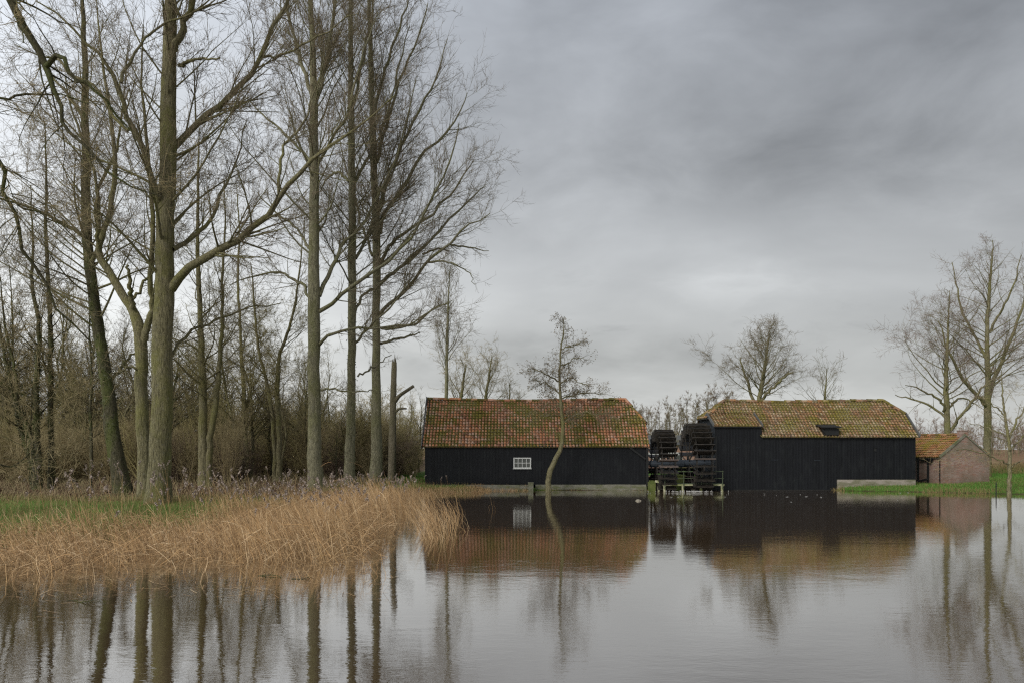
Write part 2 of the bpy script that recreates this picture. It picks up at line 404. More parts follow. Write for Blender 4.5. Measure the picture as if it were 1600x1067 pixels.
def build_ground():
    xs = np.concatenate([np.linspace(-1500, -70, 30), np.arange(-69, -25, 1.0), np.arange(-25, 45, .4), np.arange(45, 80, 1.5), np.linspace(82, 1500, 30)])
    ys = np.concatenate([np.linspace(-60, 14, 16), np.arange(15, 72, .4), np.arange(72, 140, 2.0), np.linspace(142, 2500, 50)])
    X, Y = np.meshgrid(xs, ys, indexing='ij'); Z = ground_z(X, Y)
    V = np.stack([X, Y, Z], -1).reshape(-1, 3); nx, ny = X.shape
    i = np.arange(nx-1)[:, None]*ny; j = np.arange(ny-1)[None]
    a = i+j; Fq = np.stack([a, a+ny, a+ny+1, a+1], -1).reshape(-1, 4)
    m = MB(); m.add(V, Fq)
    def f(g, b):
        at = g.N.new("ShaderNodeAttribute"); at.attribute_name = 'zone'; z = g.sep(at.outputs['Vector'])
        o = g.tc(); n = g.noise(o, 1.7, 6, .65); n2 = g.noise(o, 9, 5, .65); n3 = g.noise(o, .25, 3)
        grass = g.mix(n2, (.050, .125, .016), (.10, .215, .030))
        grass = g.mix(g.math('MULTIPLY', g.ramp(n, [(.42, 0.), (.6, 1.)]), .45), grass, (.10, .10, .03))
        lit = g.mix(g.ramp(n2, [(.35, 0.), (.65, 1.)]), (.045, .030, .020), (.17, .105, .070))
        lit = g.mix(g.math('MULTIPLY', g.ramp(n, [(.5, 0.), (.65, 1.)]), .5), lit, (.05, .055, .02))
        fld = g.mix(g.math('ADD', g.math('MULTIPLY', n, .6), g.math('MULTIPLY', n3, .5)), (.11, .065, .035), (.30, .19, .11))
        col = g.mix(z[0], lit, grass); col = g.mix(z[1], col, fld); col = g.mix(z[2], col, (.030, .022, .014))
        g.bump(b, n2, .05, .8); return col
    o = m.build('ground', mat("ground_mix", f, .95, .1), smooth=True); meta(o, kind='structure')
    sl = sdist(X, Y, LAND_L); sr = sdist(X, Y, LAND_R)
    wob = (vnoise(X, Y, 5, 7)-.5)*4
    gl = np.clip(1.2-(Y-(36+wob))/3, 0, 1)                        # green strip behind the reeds
    gl = np.maximum(gl, np.clip(1-(np.abs(X+3)-5.5+wob*.3)/1.5, 0, 1)*np.clip((Y-44)/3, 0, 1))   # lawn beside the barn
    gr = np.clip(1.2-(Y-(86+wob*1.5))/8, 0, 1)
    green = np.where(sl > -5, gl, gr); green = np.where((sl < 0) & (sr < 0), .3, green)
    fld = np.where(sr > 0, np.clip((Y-88-wob)/8, 0, 1), np.clip((Y-150)/20, 0, 1))
    wet = np.clip(-(land_d(X, Y)-.15)/.3, 0, 1)
    A = o.data.attributes.new('zone', 'FLOAT_VECTOR', 'POINT')
    A.data.foreach_set('vector', np.stack([green, fld, wet], -1).reshape(-1).astype(np.float32))
build_ground()

def build_water():
    m = MB(); m.add([[-1500, -60, 0], [1500, -60, 0], [1500, 1400, 0], [-1500, 1400, 0]], [[0, 1, 2, 3]])
    def f(g, b):
        o = g.tc(); s = g.sep(o)
        # ripples: finer near, broad swirls where the current leaves the wheels
        n1 = g.noise(g.mapv(o, (.9, 1.7, 1)), 2.4, 4, .55, .3)
        n2 = g.noise(g.mapv(o, (.6, 1.2, 1), loc=(4, 9, 0)), .55, 3, .5, .6)
        n3 = g.noise(g.mapv(o, (1.0, 2.4, 1), loc=(1, 3, 0)), 7.5, 3, .5)
        calm = g.ramp(g.noise(o, .12, 3, .5), [(.38, .35), (.62, 1.)])
        h = g.math('ADD', g.math('MULTIPLY', n1, .0016), g.math('MULTIPLY', n2, .0038))
        h = g.math('ADD', h, g.math('MULTIPLY', g.math('MULTIPLY', n3, calm), .0013))
        # churned water under the wheels
        dx = g.math('SUBTRACT', s[0], 13.0); dy = g.math('SUBTRACT', s[1], 50.0)
        r = g.math('ADD', g.math('MULTIPLY', g.math('MULTIPLY', dx, dx), .018), g.math('MULTIPLY', g.math('MULTIPLY', dy, dy), .05))
        ch = g.math('MULTIPLY', g.math('SUBTRACT', 1.0, r, clamp=True), .022)
        h = g.math('ADD', h, g.math('MULTIPLY', g.noise(g.mapv(o, (.8, 1.8, 1)), 3.2, 4, .6, .5), ch))
        g.bump(b, h, 1.0, 1.0)
        nrm = b.inputs['Normal'].links[0].from_socket
        b.inputs['Specular IOR Level'].default_value = 0.0; b.inputs['Roughness'].default_value = 1.0
        gl = g.N.new("ShaderNodeBsdfGlossy"); gl.inputs['Roughness'].default_value = .012; gl.inputs['Color'].default_value = (.99, .985, .97, 1); g.L.new(nrm, gl.inputs['Normal'])
        fr = g.N.new("ShaderNodeFresnel"); fr.inputs['IOR'].default_value = 1.33; g.L.new(nrm, fr.inputs['Normal'])
        k = g.math('MULTIPLY', g.math('POWER', fr.outputs[0], .38), .98)
        mx = g.N.new("ShaderNodeMixShader"); g.L.new(k, mx.inputs[0]); g.L.new(b.outputs[0], mx.inputs[1]); g.L.new(gl.outputs[0], mx.inputs[2])
        out = [n for n in g.N if n.type == 'OUTPUT_MATERIAL'][0]; g.L.new(mx.outputs[0], out.inputs['Surface'])
        return g.mix(g.noise(o, .2, 2), (.062, .037, .018), (.080, .050, .026))
    o = m.build('water', mat("dark_river_water", f, .015, .5)); meta(o, kind='structure')
build_water()

# ------------------------------------------------------------------ tree growth
def interp_path(P, Rr, idx, t):
    K = P.shape[1]; u = t*(K-1); i = np.minimum(u.astype(int), K-2); fr = (u-i)[:, None]
    p = P[idx, i]*(1-fr)+P[idx, i+1]*fr; tg = P[idx, i+1]-P[idx, i]
    tg /= np.linalg.norm(tg, axis=1, keepdims=True)+1e-9
    return p, tg, Rr[idx, i]*(1-fr[:, 0])+Rr[idx, i+1]*fr[:, 0]
def run(rng, p, d, L, r0, K, trop, noise, tip=.25, bias=None, droop=0.):
    n = len(p); P = np.empty((n, K, 3)); P[:, 0] = p; d = d.copy()
    seg = (L/(K-1))[:, None]
    for k in range(1, K):
        P[:, k] = P[:, k-1]+d*seg
        d = d + rng.normal(0, noise, (n, 3)); d[:, 2] += trop - droop*k/K
        if bias is not None: d += bias
        d /= np.linalg.norm(d, axis=1, keepdims=True)
    Rr = r0[:, None]*np.linspace(1, tip, K)[None]
    return P, Rr
def kids(rng, P, Rr, dens, t0, t1, ang, asd, ratio, K, rr, trop, noise, lmin=.2, lmax=99, rmin=.004, tap=.6, flat=0., droop=0.):
    L = np.linalg.norm(np.diff(P, axis=1), axis=2).sum(1)
    n = rng.poisson(dens*L*(t1-t0)); idx = np.repeat(np.arange(len(P)), n)
    if len(idx) == 0: return np.zeros((0, K, 3)), np.zeros((0, K))
    t = rng.uniform(t0, t1, len(idx))
    p, tg, r = interp_path(P, Rr, idx, t)
    rnd = rng.normal(size=(len(idx), 3)); rnd[:, 2] *= (1-flat)
    pr = rnd-(rnd*tg).sum(1, keepdims=True)*tg; pr /= np.linalg.norm(pr, axis=1, keepdims=True)+1e-9
    a = rng.normal(ang, asd, len(idx))[:, None]
    d = np.cos(a)*tg+np.sin(a)*pr
    l = np.clip(L[idx]*ratio*(1-tap*t)*rng.uniform(.55, 1.25, len(idx)), lmin, lmax)
    r0 = np.maximum(np.minimum(r*.75, r*rr), rmin)
    return run(rng, p, d, l, r0, K, trop, noise, droop=droop)

def crown_levels(rng, prim, spec):
    """prim: (P,R) of primary limbs -> list of (P,R) per level"""
    out = [prim]; P, Rr = prim
    for lv in spec:
        P, Rr = kids(rng, P, Rr, **lv); out.append((P, Rr))
    return out
POPLAR = [dict(dens=2.5, t0=.12, t1=1., ang=.58, asd=.18, ratio=.40, K=7, rr=.34, trop=.045, noise=.07, lmin=.9, lmax=3.0, rmin=.0075, tap=.42),
          dict(dens=3.0, t0=.10, t1=1., ang=.68, asd=.22, ratio=.55, K=6, rr=.55, trop=.05, noise=.11, lmin=.6, lmax=1.7, rmin=.0085, tap=.2),
          dict(dens=5.6, t0=.06, t1=1., ang=.70, asd=.25, ratio=.60, K=4, rr=.7, trop=.12, noise=.16, lmin=.28, lmax=.8, rmin=.0072, tap=.3)]
OAKY = [dict(dens=2.0, t0=.14, t1=1., ang=.80, asd=.25, ratio=.42, K=7, rr=.34, trop=.02, noise=.13, lmin=1.0, lmax=3.0, rmin=.008, tap=.15),
        dict(dens=3.2, t0=.08, t1=1., ang=.85, asd=.25, ratio=.55, K=6, rr=.55, trop=.03, noise=.17, lmin=.55, lmax=1.5, rmin=.0085, tap=.2),
        dict(dens=5.0, t0=.06, t1=1., ang=.85, asd=.3, ratio=.6, K=4, rr=.7, trop=.05, noise=.22, lmin=.25, lmax=.75, rmin=.0072, tap=.3)]
def scaled(spec, s=1., dens=1., rmin=1.):
    o = []
    for l in spec:
        l = dict(l); l['dens'] *= dens/s; l['lmin'] *= s; l['lmax'] *= s; l['rmin'] *= rmin; o.append(l)
    return o

def auto_limbs(rng, TP, TR, n, t0, t1, L0, L1, ang0, ang1, K=12, trop=.05, noise=.07, rr=.42, bias=None, azs=None, flat=0, Lpow=1., spec=None):
    t = np.sort(t0+(t1-t0)*(np.arange(n)+rng.uniform(0, 1, n))/n)
    p, tg, r = interp_path(TP[None], TR[None], np.zeros(n, int), t)
    az = rng.uniform(0, 2*pi, n) if azs is None else rng.choice(azs, n)+rng.normal(0, .5, n)
    hor = np.stack([np.cos(az), np.sin(az), np.zeros(n)], 1)
    u = (t-t0)/(t1-t0+1e-9)
    a = (ang0+(ang1-ang0)*u+rng.normal(0, .12, n))[:, None]
    d = np.cos(a)*tg+np.sin(a)*hor; d /= np.linalg.norm(d, axis=1, keepdims=True)
    l = (L0+(L1-L0)*u**Lpow)*rng.uniform(.7, 1.15, n)
    r0 = np.clip(r*rr*rng.uniform(.7, 1.2, n), .01, None)
    return run(rng, p, d, l, r0, K, trop, noise, .12, bias=bias)

def trunk_mesh(rng, P, Rr, S, flare=.35, lump=.06, m=None, mi=0):
    """one trunk with root flare and lumpy bark outline"""
    V, Fq, uv = tubes(P[None], Rr[None], S); K = len(P)
    V = V.reshape(K, S, 3); c = P[:, None, :]; d = V-c
    th = np.arange(S)/S*2*pi; hgt = (P[:, 2]-P[0, 2])
    fl = 1+flare*np.exp(-hgt/(Rr[0]*1.8))[:, None]*(1+.35*np.sin(th*5+rng.uniform(0, 6))[None])
    lp = 1+lump*(np.sin(th*3+rng.uniform(0, 6))[None]*np.sin(hgt*1.1+1)[:, None]+np.sin(th*2+2)[None]*np.sin(hgt*.6+rng.uniform(0, 6))[:, None]) + rng.normal(0, lump*.35, (K, S))
    V = c+d*(fl*lp)[:, :, None]
    m = m or MB(); m.add(V.reshape(-1, 3), Fq, mi, uv)
    m.add(np.vstack([V[-1], P[-1][None]]), [[i, (i+1) % S, S, S] for i in range(S)], mi)
    return m

def make_tree(name, label, cat, base_xy, TPs, limbs=(), auto=(), spec=POPLAR, seed=1, mt=M_bark, ml=None, mtw=M_twig, group=None,
              trunkS=16, limb_name='limb', extra=None, taper_pow=1., ivy=None):
    """TPs: list of (points (n,3+radius)) trunks; limbs: explicit heavy limbs [(n,4)], auto: list of dict on trunk index"""
    rng = np.random.default_rng(seed); ml = ml or mt
    bx, by = base_xy; bz = gz(bx, by)-.15; loc = np.array([bx, by, bz])
    root = empty(name, loc, label, cat, group)
    tr = []
    tm = MB()
    for tp in TPs:
        q = catmull(tp, 40); P = q[:, :3]; Rr = np.maximum(q[:, 3], .01); P = P+np.concatenate([np.zeros((2, 3)), rng.normal(0, .02, (38, 3))])*np.array([1, 1, 0])
        tr.append((P, Rr)); trunk_mesh(rng, P, Rr, trunkS, m=tm, flare=.35 if P[0, 2] < bz+1.2 else 0.)
    tm.build('trunk', mt, root, loc, smooth=True)
    PP, RR = [], []
    for lb in limbs:
        q = catmull(lb, 16); P = q[:, :3]+np.vstack([np.zeros((1, 3)), rng.normal(0, .05, (15, 3))]); Rr = np.maximum(q[:, 3], .012)
        lm = MB(); V, Fq, uv = tubes(P[None], Rr[None], 10)
        lm.add(V, Fq, 0, uv); lm.build(limb_name, ml, root, loc, smooth=True)
        j = np.linspace(0, 15, 12).round().astype(int); PP.append(P[j]); RR.append(Rr[j])
    cm = MB(); na = 0
    ex = (np.array(PP), np.array(RR)) if PP else None
    auP, auR = [], []
    for a in auto:
        a = dict(a); ti = a.pop('trunk', 0)
        P, Rr = auto_limbs(rng, *tr[ti], **a); auP.append(P); auR.append(Rr)
    if auP:
        auP = np.vstack(auP); auR = np.vstack(auR); cm.tube(auP, auR, 6, 0)
        prim = (np.vstack([ex[0], auP]), np.vstack([ex[1], auR])) if ex else (auP, auR)
    else: prim = ex
    lv = crown_levels(rng, prim, spec)
    for k, (P, Rr) in enumerate(lv[1:]):
        cm.tube(P, Rr, (5, 3, 3, 3)[k], 0 if k == 0 else 1)
    if extra: extra(rng, cm, lv)
    cm.build('crown', [ml, mtw, M_ivy], root, loc, smooth=True)
    if ivy:
        im = MB(); leaves_on(rng, im, tr, ivy); im.build('ivy', M_ivy, root, loc)
    return root
def leaves_on(rng, im, tr, amount):
    for P, Rr in tr:
        n = int(amount); t = rng.uniform(0, .45, n); p, tg, r = interp_path(P[None], Rr[None], np.zeros(n, int), t)
        a = rng.uniform(0, 2*pi, n); k = (r+rng.uniform(.0, .10, n))[:, None]
        c = p+np.stack([np.cos(a), np.sin(a), np.zeros(n)], 1)*k
        quads_at(rng, im, c, rng.uniform(.04, .09, n), 0)
def quads_at(rng, m, c, s, mi=0):
    n = len(c); a = rng.normal(size=(n, 3)); a /= np.linalg.norm(a, axis=1, keepdims=True)
    b = np.cross(a, rng.normal(size=(n, 3))); b /= np.linalg.norm(b, axis=1, keepdims=True)
    s = s[:, None]/2
    V = np.stack([c-a*s-b*s*.6, c+a*s-b*s*.6, c+a*s+b*s*.6, c-a*s+b*s*.6], 1).reshape(-1, 3)
    m.add(V, np.arange(n*4).reshape(n, 4), mi)
def pxp(D, pts, dd=0.):
    """[(px, py, width_px[, depth offset])] -> (n,4) world points with radius"""
    o = []
    for q in pts:
        d = D + (q[3] if len(q) > 3 else 0)+dd
        p = W3(q[0], q[1], d); o.append([*p, q[2]*.435*d/F])
    return np.array(o)
def rooted(tp, sink=.4):
    """puts the lowest point of a trunk path into the ground"""
    tp = tp.copy(); tp[0, 2] = gz(tp[0, 0], tp[0, 1])-sink; return tp

# ------------------------------------------------------------------ building helpers
def tile_plane(parent, mt, O, U, Vd, Lu, Lv, lo, hi, seed=0, name='roof', eave=True, wob=.035, tw=.215, th=.27):
    """pantile slope: O eave corner, U along the eave, Vd up the slope; lo(v), hi(v) clip along u"""
    O, U, Vd = map(lambda a: np.array(a, float), (O, U, Vd)); U /= np.linalg.norm(U); Vd /= np.linalg.norm(Vd)
    N = np.cross(U, Vd); N /= np.linalg.norm(N)
    if N[2] < 0: N = -N
    us = np.arange(0, Lu+1e-6, tw/8); nr = int(math.ceil(Lv/th)); vs = []; hs = []
    for k in range(nr):
        for fr in (0., .03, .5, .97):
            v = min((k+fr)*th, Lv); vs.append(v); hs.append(.050*(1-fr) if fr > 0 else .004)
    vs = np.array(vs); hs = np.array(hs)
    UU, VV = np.meshgrid(us, vs); HH = np.repeat(hs[:, None], len(us), 1)
    ph = UU/tw*2*pi
    prof = .040*np.sin(ph)+.014*np.sin(2*ph+.6)
    rng = np.random.default_rng(seed)
    jit = rng.normal(0, .010, (nr+1, int(Lu/tw)+2)); ti = np.floor(UU/tw).astype(int); tj = np.floor(VV/th-1e-6).astype(int).clip(0, nr)
    L = np.array([lo(v) for v in vs])[:, None]; Hi = np.array([hi(v) for v in vs])[:, None]
    UC = np.clip(UU, L, Hi)
    w = (vnoise(UC+seed*9, VV, 2.2, seed)-.5)*2*wob
    Z = prof+HH+jit[tj, ti]+w
    P = O+UC[..., None]*U+VV[..., None]*Vd+Z[..., None]*N
    P[..., 2] -= .09*np.sin(pi*np.clip(UC/Lu, 0, 1))*(VV/Lv) if Lu > 8 else 0.
    ny, nx = UU.shape
    i = np.arange(ny-1)[:, None]*nx; j = np.arange(nx-1)[None]; a = i+j
    Fq = np.stack([a, a+1, a+nx+1, a+nx], -1).reshape(-1, 4)
    wd = (UC[:-1, 1:]-UC[:-1, :-1])+(UC[1:, 1:]-UC[1:, :-1]); ok = (wd > 1e-4).reshape(-1)
    uv = np.stack([UC/tw, VV/th+.001], -1).reshape(-1, 2)
    m = MB(); m.add(P.reshape(-1, 3), Fq[ok], 0, uv)
    # tile thickness at the eave and a flat underside
    m.add(np.array([O+lo(0)*U-.03*N, O+hi(0)*U-.03*N, O+hi(Lv)*U+Lv*Vd-.03*N, O+lo(Lv)*U+Lv*Vd-.03*N]), [[0, 1, 2, 3]], 0, np.zeros((4, 2)))
    e = P[0]; eb = O+UC[0][:, None]*U-.03*N
    k = np.arange(len(e)-1); n = len(e)
    m.add(np.vstack([e, eb]), np.stack([k, k+n, k+n+1, k+1], -1), 0, np.vstack([uv[:nx], uv[:nx]]))
    return m.build(name, mt, parent, None, smooth=False, uvs=True)

def ridge_caps(parent, mt, a, b, r=.13, name='ridge_tiles', seed=0):
    a = np.array(a, float); b = np.array(b, float); L = np.linalg.norm(b-a); n = max(2, int(L/.38)); t = (b-a)/L
    m = MB(); rng = np.random.default_rng(seed); s = np.cross(t, [0, 0, 1]); s /= np.linalg.norm(s); up = np.cross(s, t)
    for k in range(n):
        p0 = a+t*L*k/n; p1 = a+t*L*(k+1.06)/n; dz = rng.normal(0, .014)+.018*math.sin(k*.25+seed)-(.09*math.sin(pi*k/n) if L > 8 else 0)
        th = np.linspace(-.15*pi, 1.15*pi, 9); V = []
        for p, rr in ((p0, r), (p1, r*.88)):
            V.append(p+rr*(np.cos(th)[:, None]*s+np.sin(th)[:, None]*up*.9)+up*dz)
        q = np.arange(8); uv = np.full((18, 2), k*7.3+seed)
        m.add(np.vstack(V), np.stack([q, q+1, q+10, q+9], -1), 0, uv); m.add(V[0], [[0, 2, 5, 8]], 0, uv[:9]); 
    return m.build(name, mt, parent, None, smooth=False, uvs=True)

def board_wall(parent, mt, A, B, z0, z1, name='wall', pitch=.19, thick=.10, seed=0, out=None):
    """vertical boards with cover battens from A to B; z0/z1 numbers or functions of the distance along"""
    A = np.array(A, float); B = np.array(B, float); L = np.linalg.norm(B-A); t = (B-A)/L
    o = np.array([t[1], -t[0]]) if out is None else np.array(out, float)
    f0 = z0 if callable(z0) else (lambda u: z0); f1 = z1 if callable(z1) else (lambda u: z1)
    rng = np.random.default_rng(seed); u = []; d = []; x = 0.
    while x < L-1e-6:
        e = min(x+pitch, L); dj = rng.normal(0, .003); bw = .045
        u += [x, x, min(x+bw, e), min(x+bw, e), e]; d += [0, .024, .024, dj, dj]; x = e
    u = np.array(u); d = np.array(d)
    uu = np.minimum(u, L)
    F_ = A[None]+uu[:, None]*t+d[:, None]*o
    zb = np.array([f0(x) for x in uu]); zt = np.array([f1(x) for x in uu])
    n = len(u); m = MB(); V = np.vstack([np.c_[F_, zb], np.c_[F_, zt]])
    k = np.arange(n-1); m.add(V, np.stack([k, k+1, k+1+n, k+n], -1))
    Bk = A[None]+uu[:, None]*t-thick*o
    V2 = np.vstack([np.c_[Bk, zb], np.c_[Bk, zt]]); m.add(V2, np.stack([k+1, k, k+n, k+1+n], -1))
    m.add(np.vstack([V[:n], V2[:n]]), np.stack([k, k+n, k+n+1, k+1], -1)); m.add(np.vstack([V[n:], V2[n:]]), np.stack([k, k+1, k+n+1, k+n], -1))
    for e in (0, n-1): m.add(np.array([V[e], V[e+n], V2[e+n], V2[e]]), [[0, 1, 2, 3]])
    return m.build(name, mt, parent)

# ------------------------------------------------------------------ first barn
def barn():
    root = empty('barn', (0, 0, 0), 'long low black-boarded barn with mossy red pantile roof and small white window', 'barn')
    yf, yr, yb = 52.5, 55.5, 58.5; xl, xr = -5.72, 8.88; ze, zr = 3.02, 6.10; zh = 4.42
    slope = (zr-ze)/(yr-yf); Ls = math.hypot(zr-ze, yr-yf)+.30
    U = np.array([1, 0, 0.]); V = np.array([0, yr-yf, zr-ze]); V /= np.linalg.norm(V)
    board_wall(root, M_tar, (xl, yf), (xr, yf), .36, ze+.02, 'front_wall', seed=1)
    gz_ = lambda u: min(ze+.02+u*slope, ze+.02+(6-u)*slope)
    board_wall(root, M_tar, (xl, yb), (xl, yf), .3, gz_, 'gable_wall', seed=2)
    board_wall(root, M_tar, (xr, yf), (xr, yb), .46, lambda u: min(gz_(u), zh+.05), 'gable_wall', seed=3)
    board_wall(root, M_tar, (xr, yb), (xl, yb), .3, ze, 'back_wall', seed=4)
    # front slope with half hip at the right
    O = np.array([xl-.16, yf, ze])-V*.30+np.array([0, 0, .02]); Lu = xr-xl+.32
    vh = (zh-ze)/V[2]+.30; hx = 1.15
    def hi(v): return Lu if v < vh else Lu-(v-vh)/(Ls-vh)*hx
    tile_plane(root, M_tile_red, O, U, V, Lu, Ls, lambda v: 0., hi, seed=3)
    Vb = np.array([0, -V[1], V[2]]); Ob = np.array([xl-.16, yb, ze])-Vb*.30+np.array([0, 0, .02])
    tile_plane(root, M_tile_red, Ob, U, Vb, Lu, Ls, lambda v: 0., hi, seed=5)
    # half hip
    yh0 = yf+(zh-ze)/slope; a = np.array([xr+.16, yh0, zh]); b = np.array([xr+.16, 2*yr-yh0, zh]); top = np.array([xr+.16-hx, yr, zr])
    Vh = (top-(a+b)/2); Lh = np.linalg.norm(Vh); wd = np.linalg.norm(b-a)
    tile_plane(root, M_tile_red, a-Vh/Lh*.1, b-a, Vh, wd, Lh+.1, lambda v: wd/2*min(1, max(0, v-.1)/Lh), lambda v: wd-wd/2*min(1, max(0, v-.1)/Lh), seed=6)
    ridge_caps(root, M_tile_red, (xl-.16, yr, zr+.06), (xr+.16-hx, yr, zr+.04), seed=1)
    ridge_caps(root, M_tile_red, a+np.array([.0, 0, .05]), top+np.array([0, 0, .05]), .11, 'hip_tiles', 2)
    ridge_caps(root, M_tile_red, b+np.array([.0, 0, .05]), top+np.array([0, 0, .05]), .11, 'hip_tiles', 3)
    # barge board on the left gable, eave board, brace at the right end
    m = MB(); m.beam((xl-.22, yf-.28, ze-.22), (xl-.22, yr, zr+.12), .05, .34); m.beam((xl-.22, yb+.28, ze-.22), (xl-.22, yr+.003, zr+.117), .05, .34); m.build('barge_board', M_greyboard, root)
    m = MB(); m.box(((xl+xr)/2, yf-.16, ze-.16), (xr-xl+.5, .03, .10)); m.build('fascia_board', M_tar_wood, root)
    m = MB(); m.beam((7.75, yf-.10, ze-.22), (8.78, yf-.10, ze-.98), .09, .12); m.build('brace', M_tar_wood, root)
    m = MB(); m.box((xr+.02, yf-.06, 1.6), (.16, .12, 2.7)); m.build('corner_post', M_tar_wood, root)
    # plinth
    m = MB(); m.box((5.2, yf+.02, .06), (7.3, .28, .60)); m.box((7.0, yf+.01, .12), (1.6, .30, .50)); m.box((-2.3, yf+.05, .12), (6.8, .22, .46)); m.build('plinth', M_conc, root)
    # window 4 x 2
    x0, x1, z0, z1 = .13, 1.22, 1.46, 2.10
    w = MB(); w.box(((x0+x1)/2, yf-.03, (z0+z1)/2), (x1-x0, .02, z1-z0)); 
    g_ = w.build('window', M_glass, root)
    f = MB()
    for x in (x0, x1): f.box((x, yf-.055, (z0+z1)/2), (.07, .07, z1-z0+.07))
    for z in (z0, z1): f.box(((x0+x1)/2, yf-.055, z), (x1-x0-.07, .068, .07))
    for k in (1, 2, 3): f.box((x0+(x1-x0)*k/4, yf-.052, (z0+z1)/2), (.035, .045, z1-z0-.07))
    f.box(((x0+x1)/2, yf-.052, (z0+z1)/2), (x1-x0-.07, .041, .035))
    f.build('frame', M_white, g_)
    s = MB(); s.box(((x0+x1)/2, yf-.09, z0-.055), (x1-x0+.16, .14, .035)); s.build('sill', M_white, g_)
barn()
o = MB(); o.box((-1.25, 51.9, .12), (3.5, .32, .50)); o.box((.9, 51.92, .10), (.9, .30, .40))
o = o.build('low_wall', M_conc); meta(o, 'low pale concrete wall along the waterline under the white window', 'wall')
o = MB(); o.box((1.22, 51.75, .12), (.32, .42, .72)); o.box((1.22, 51.75, .51), (.37, .46, .06)); o = o.build('concrete_post', M_conc); meta(o, 'square concrete post at the right end of the low wall by the water', 'post')
o = MB(); o.box((9.12, 52.0, .16), (.36, .6, .80), rz=.1); o.box((9.14, 52.0, .60), (.26, .44, .10), rz=.1); o = o.build('stone_block', M_mossy); meta(o, 'mossy green stone block at the right corner of the first barn', 'block')

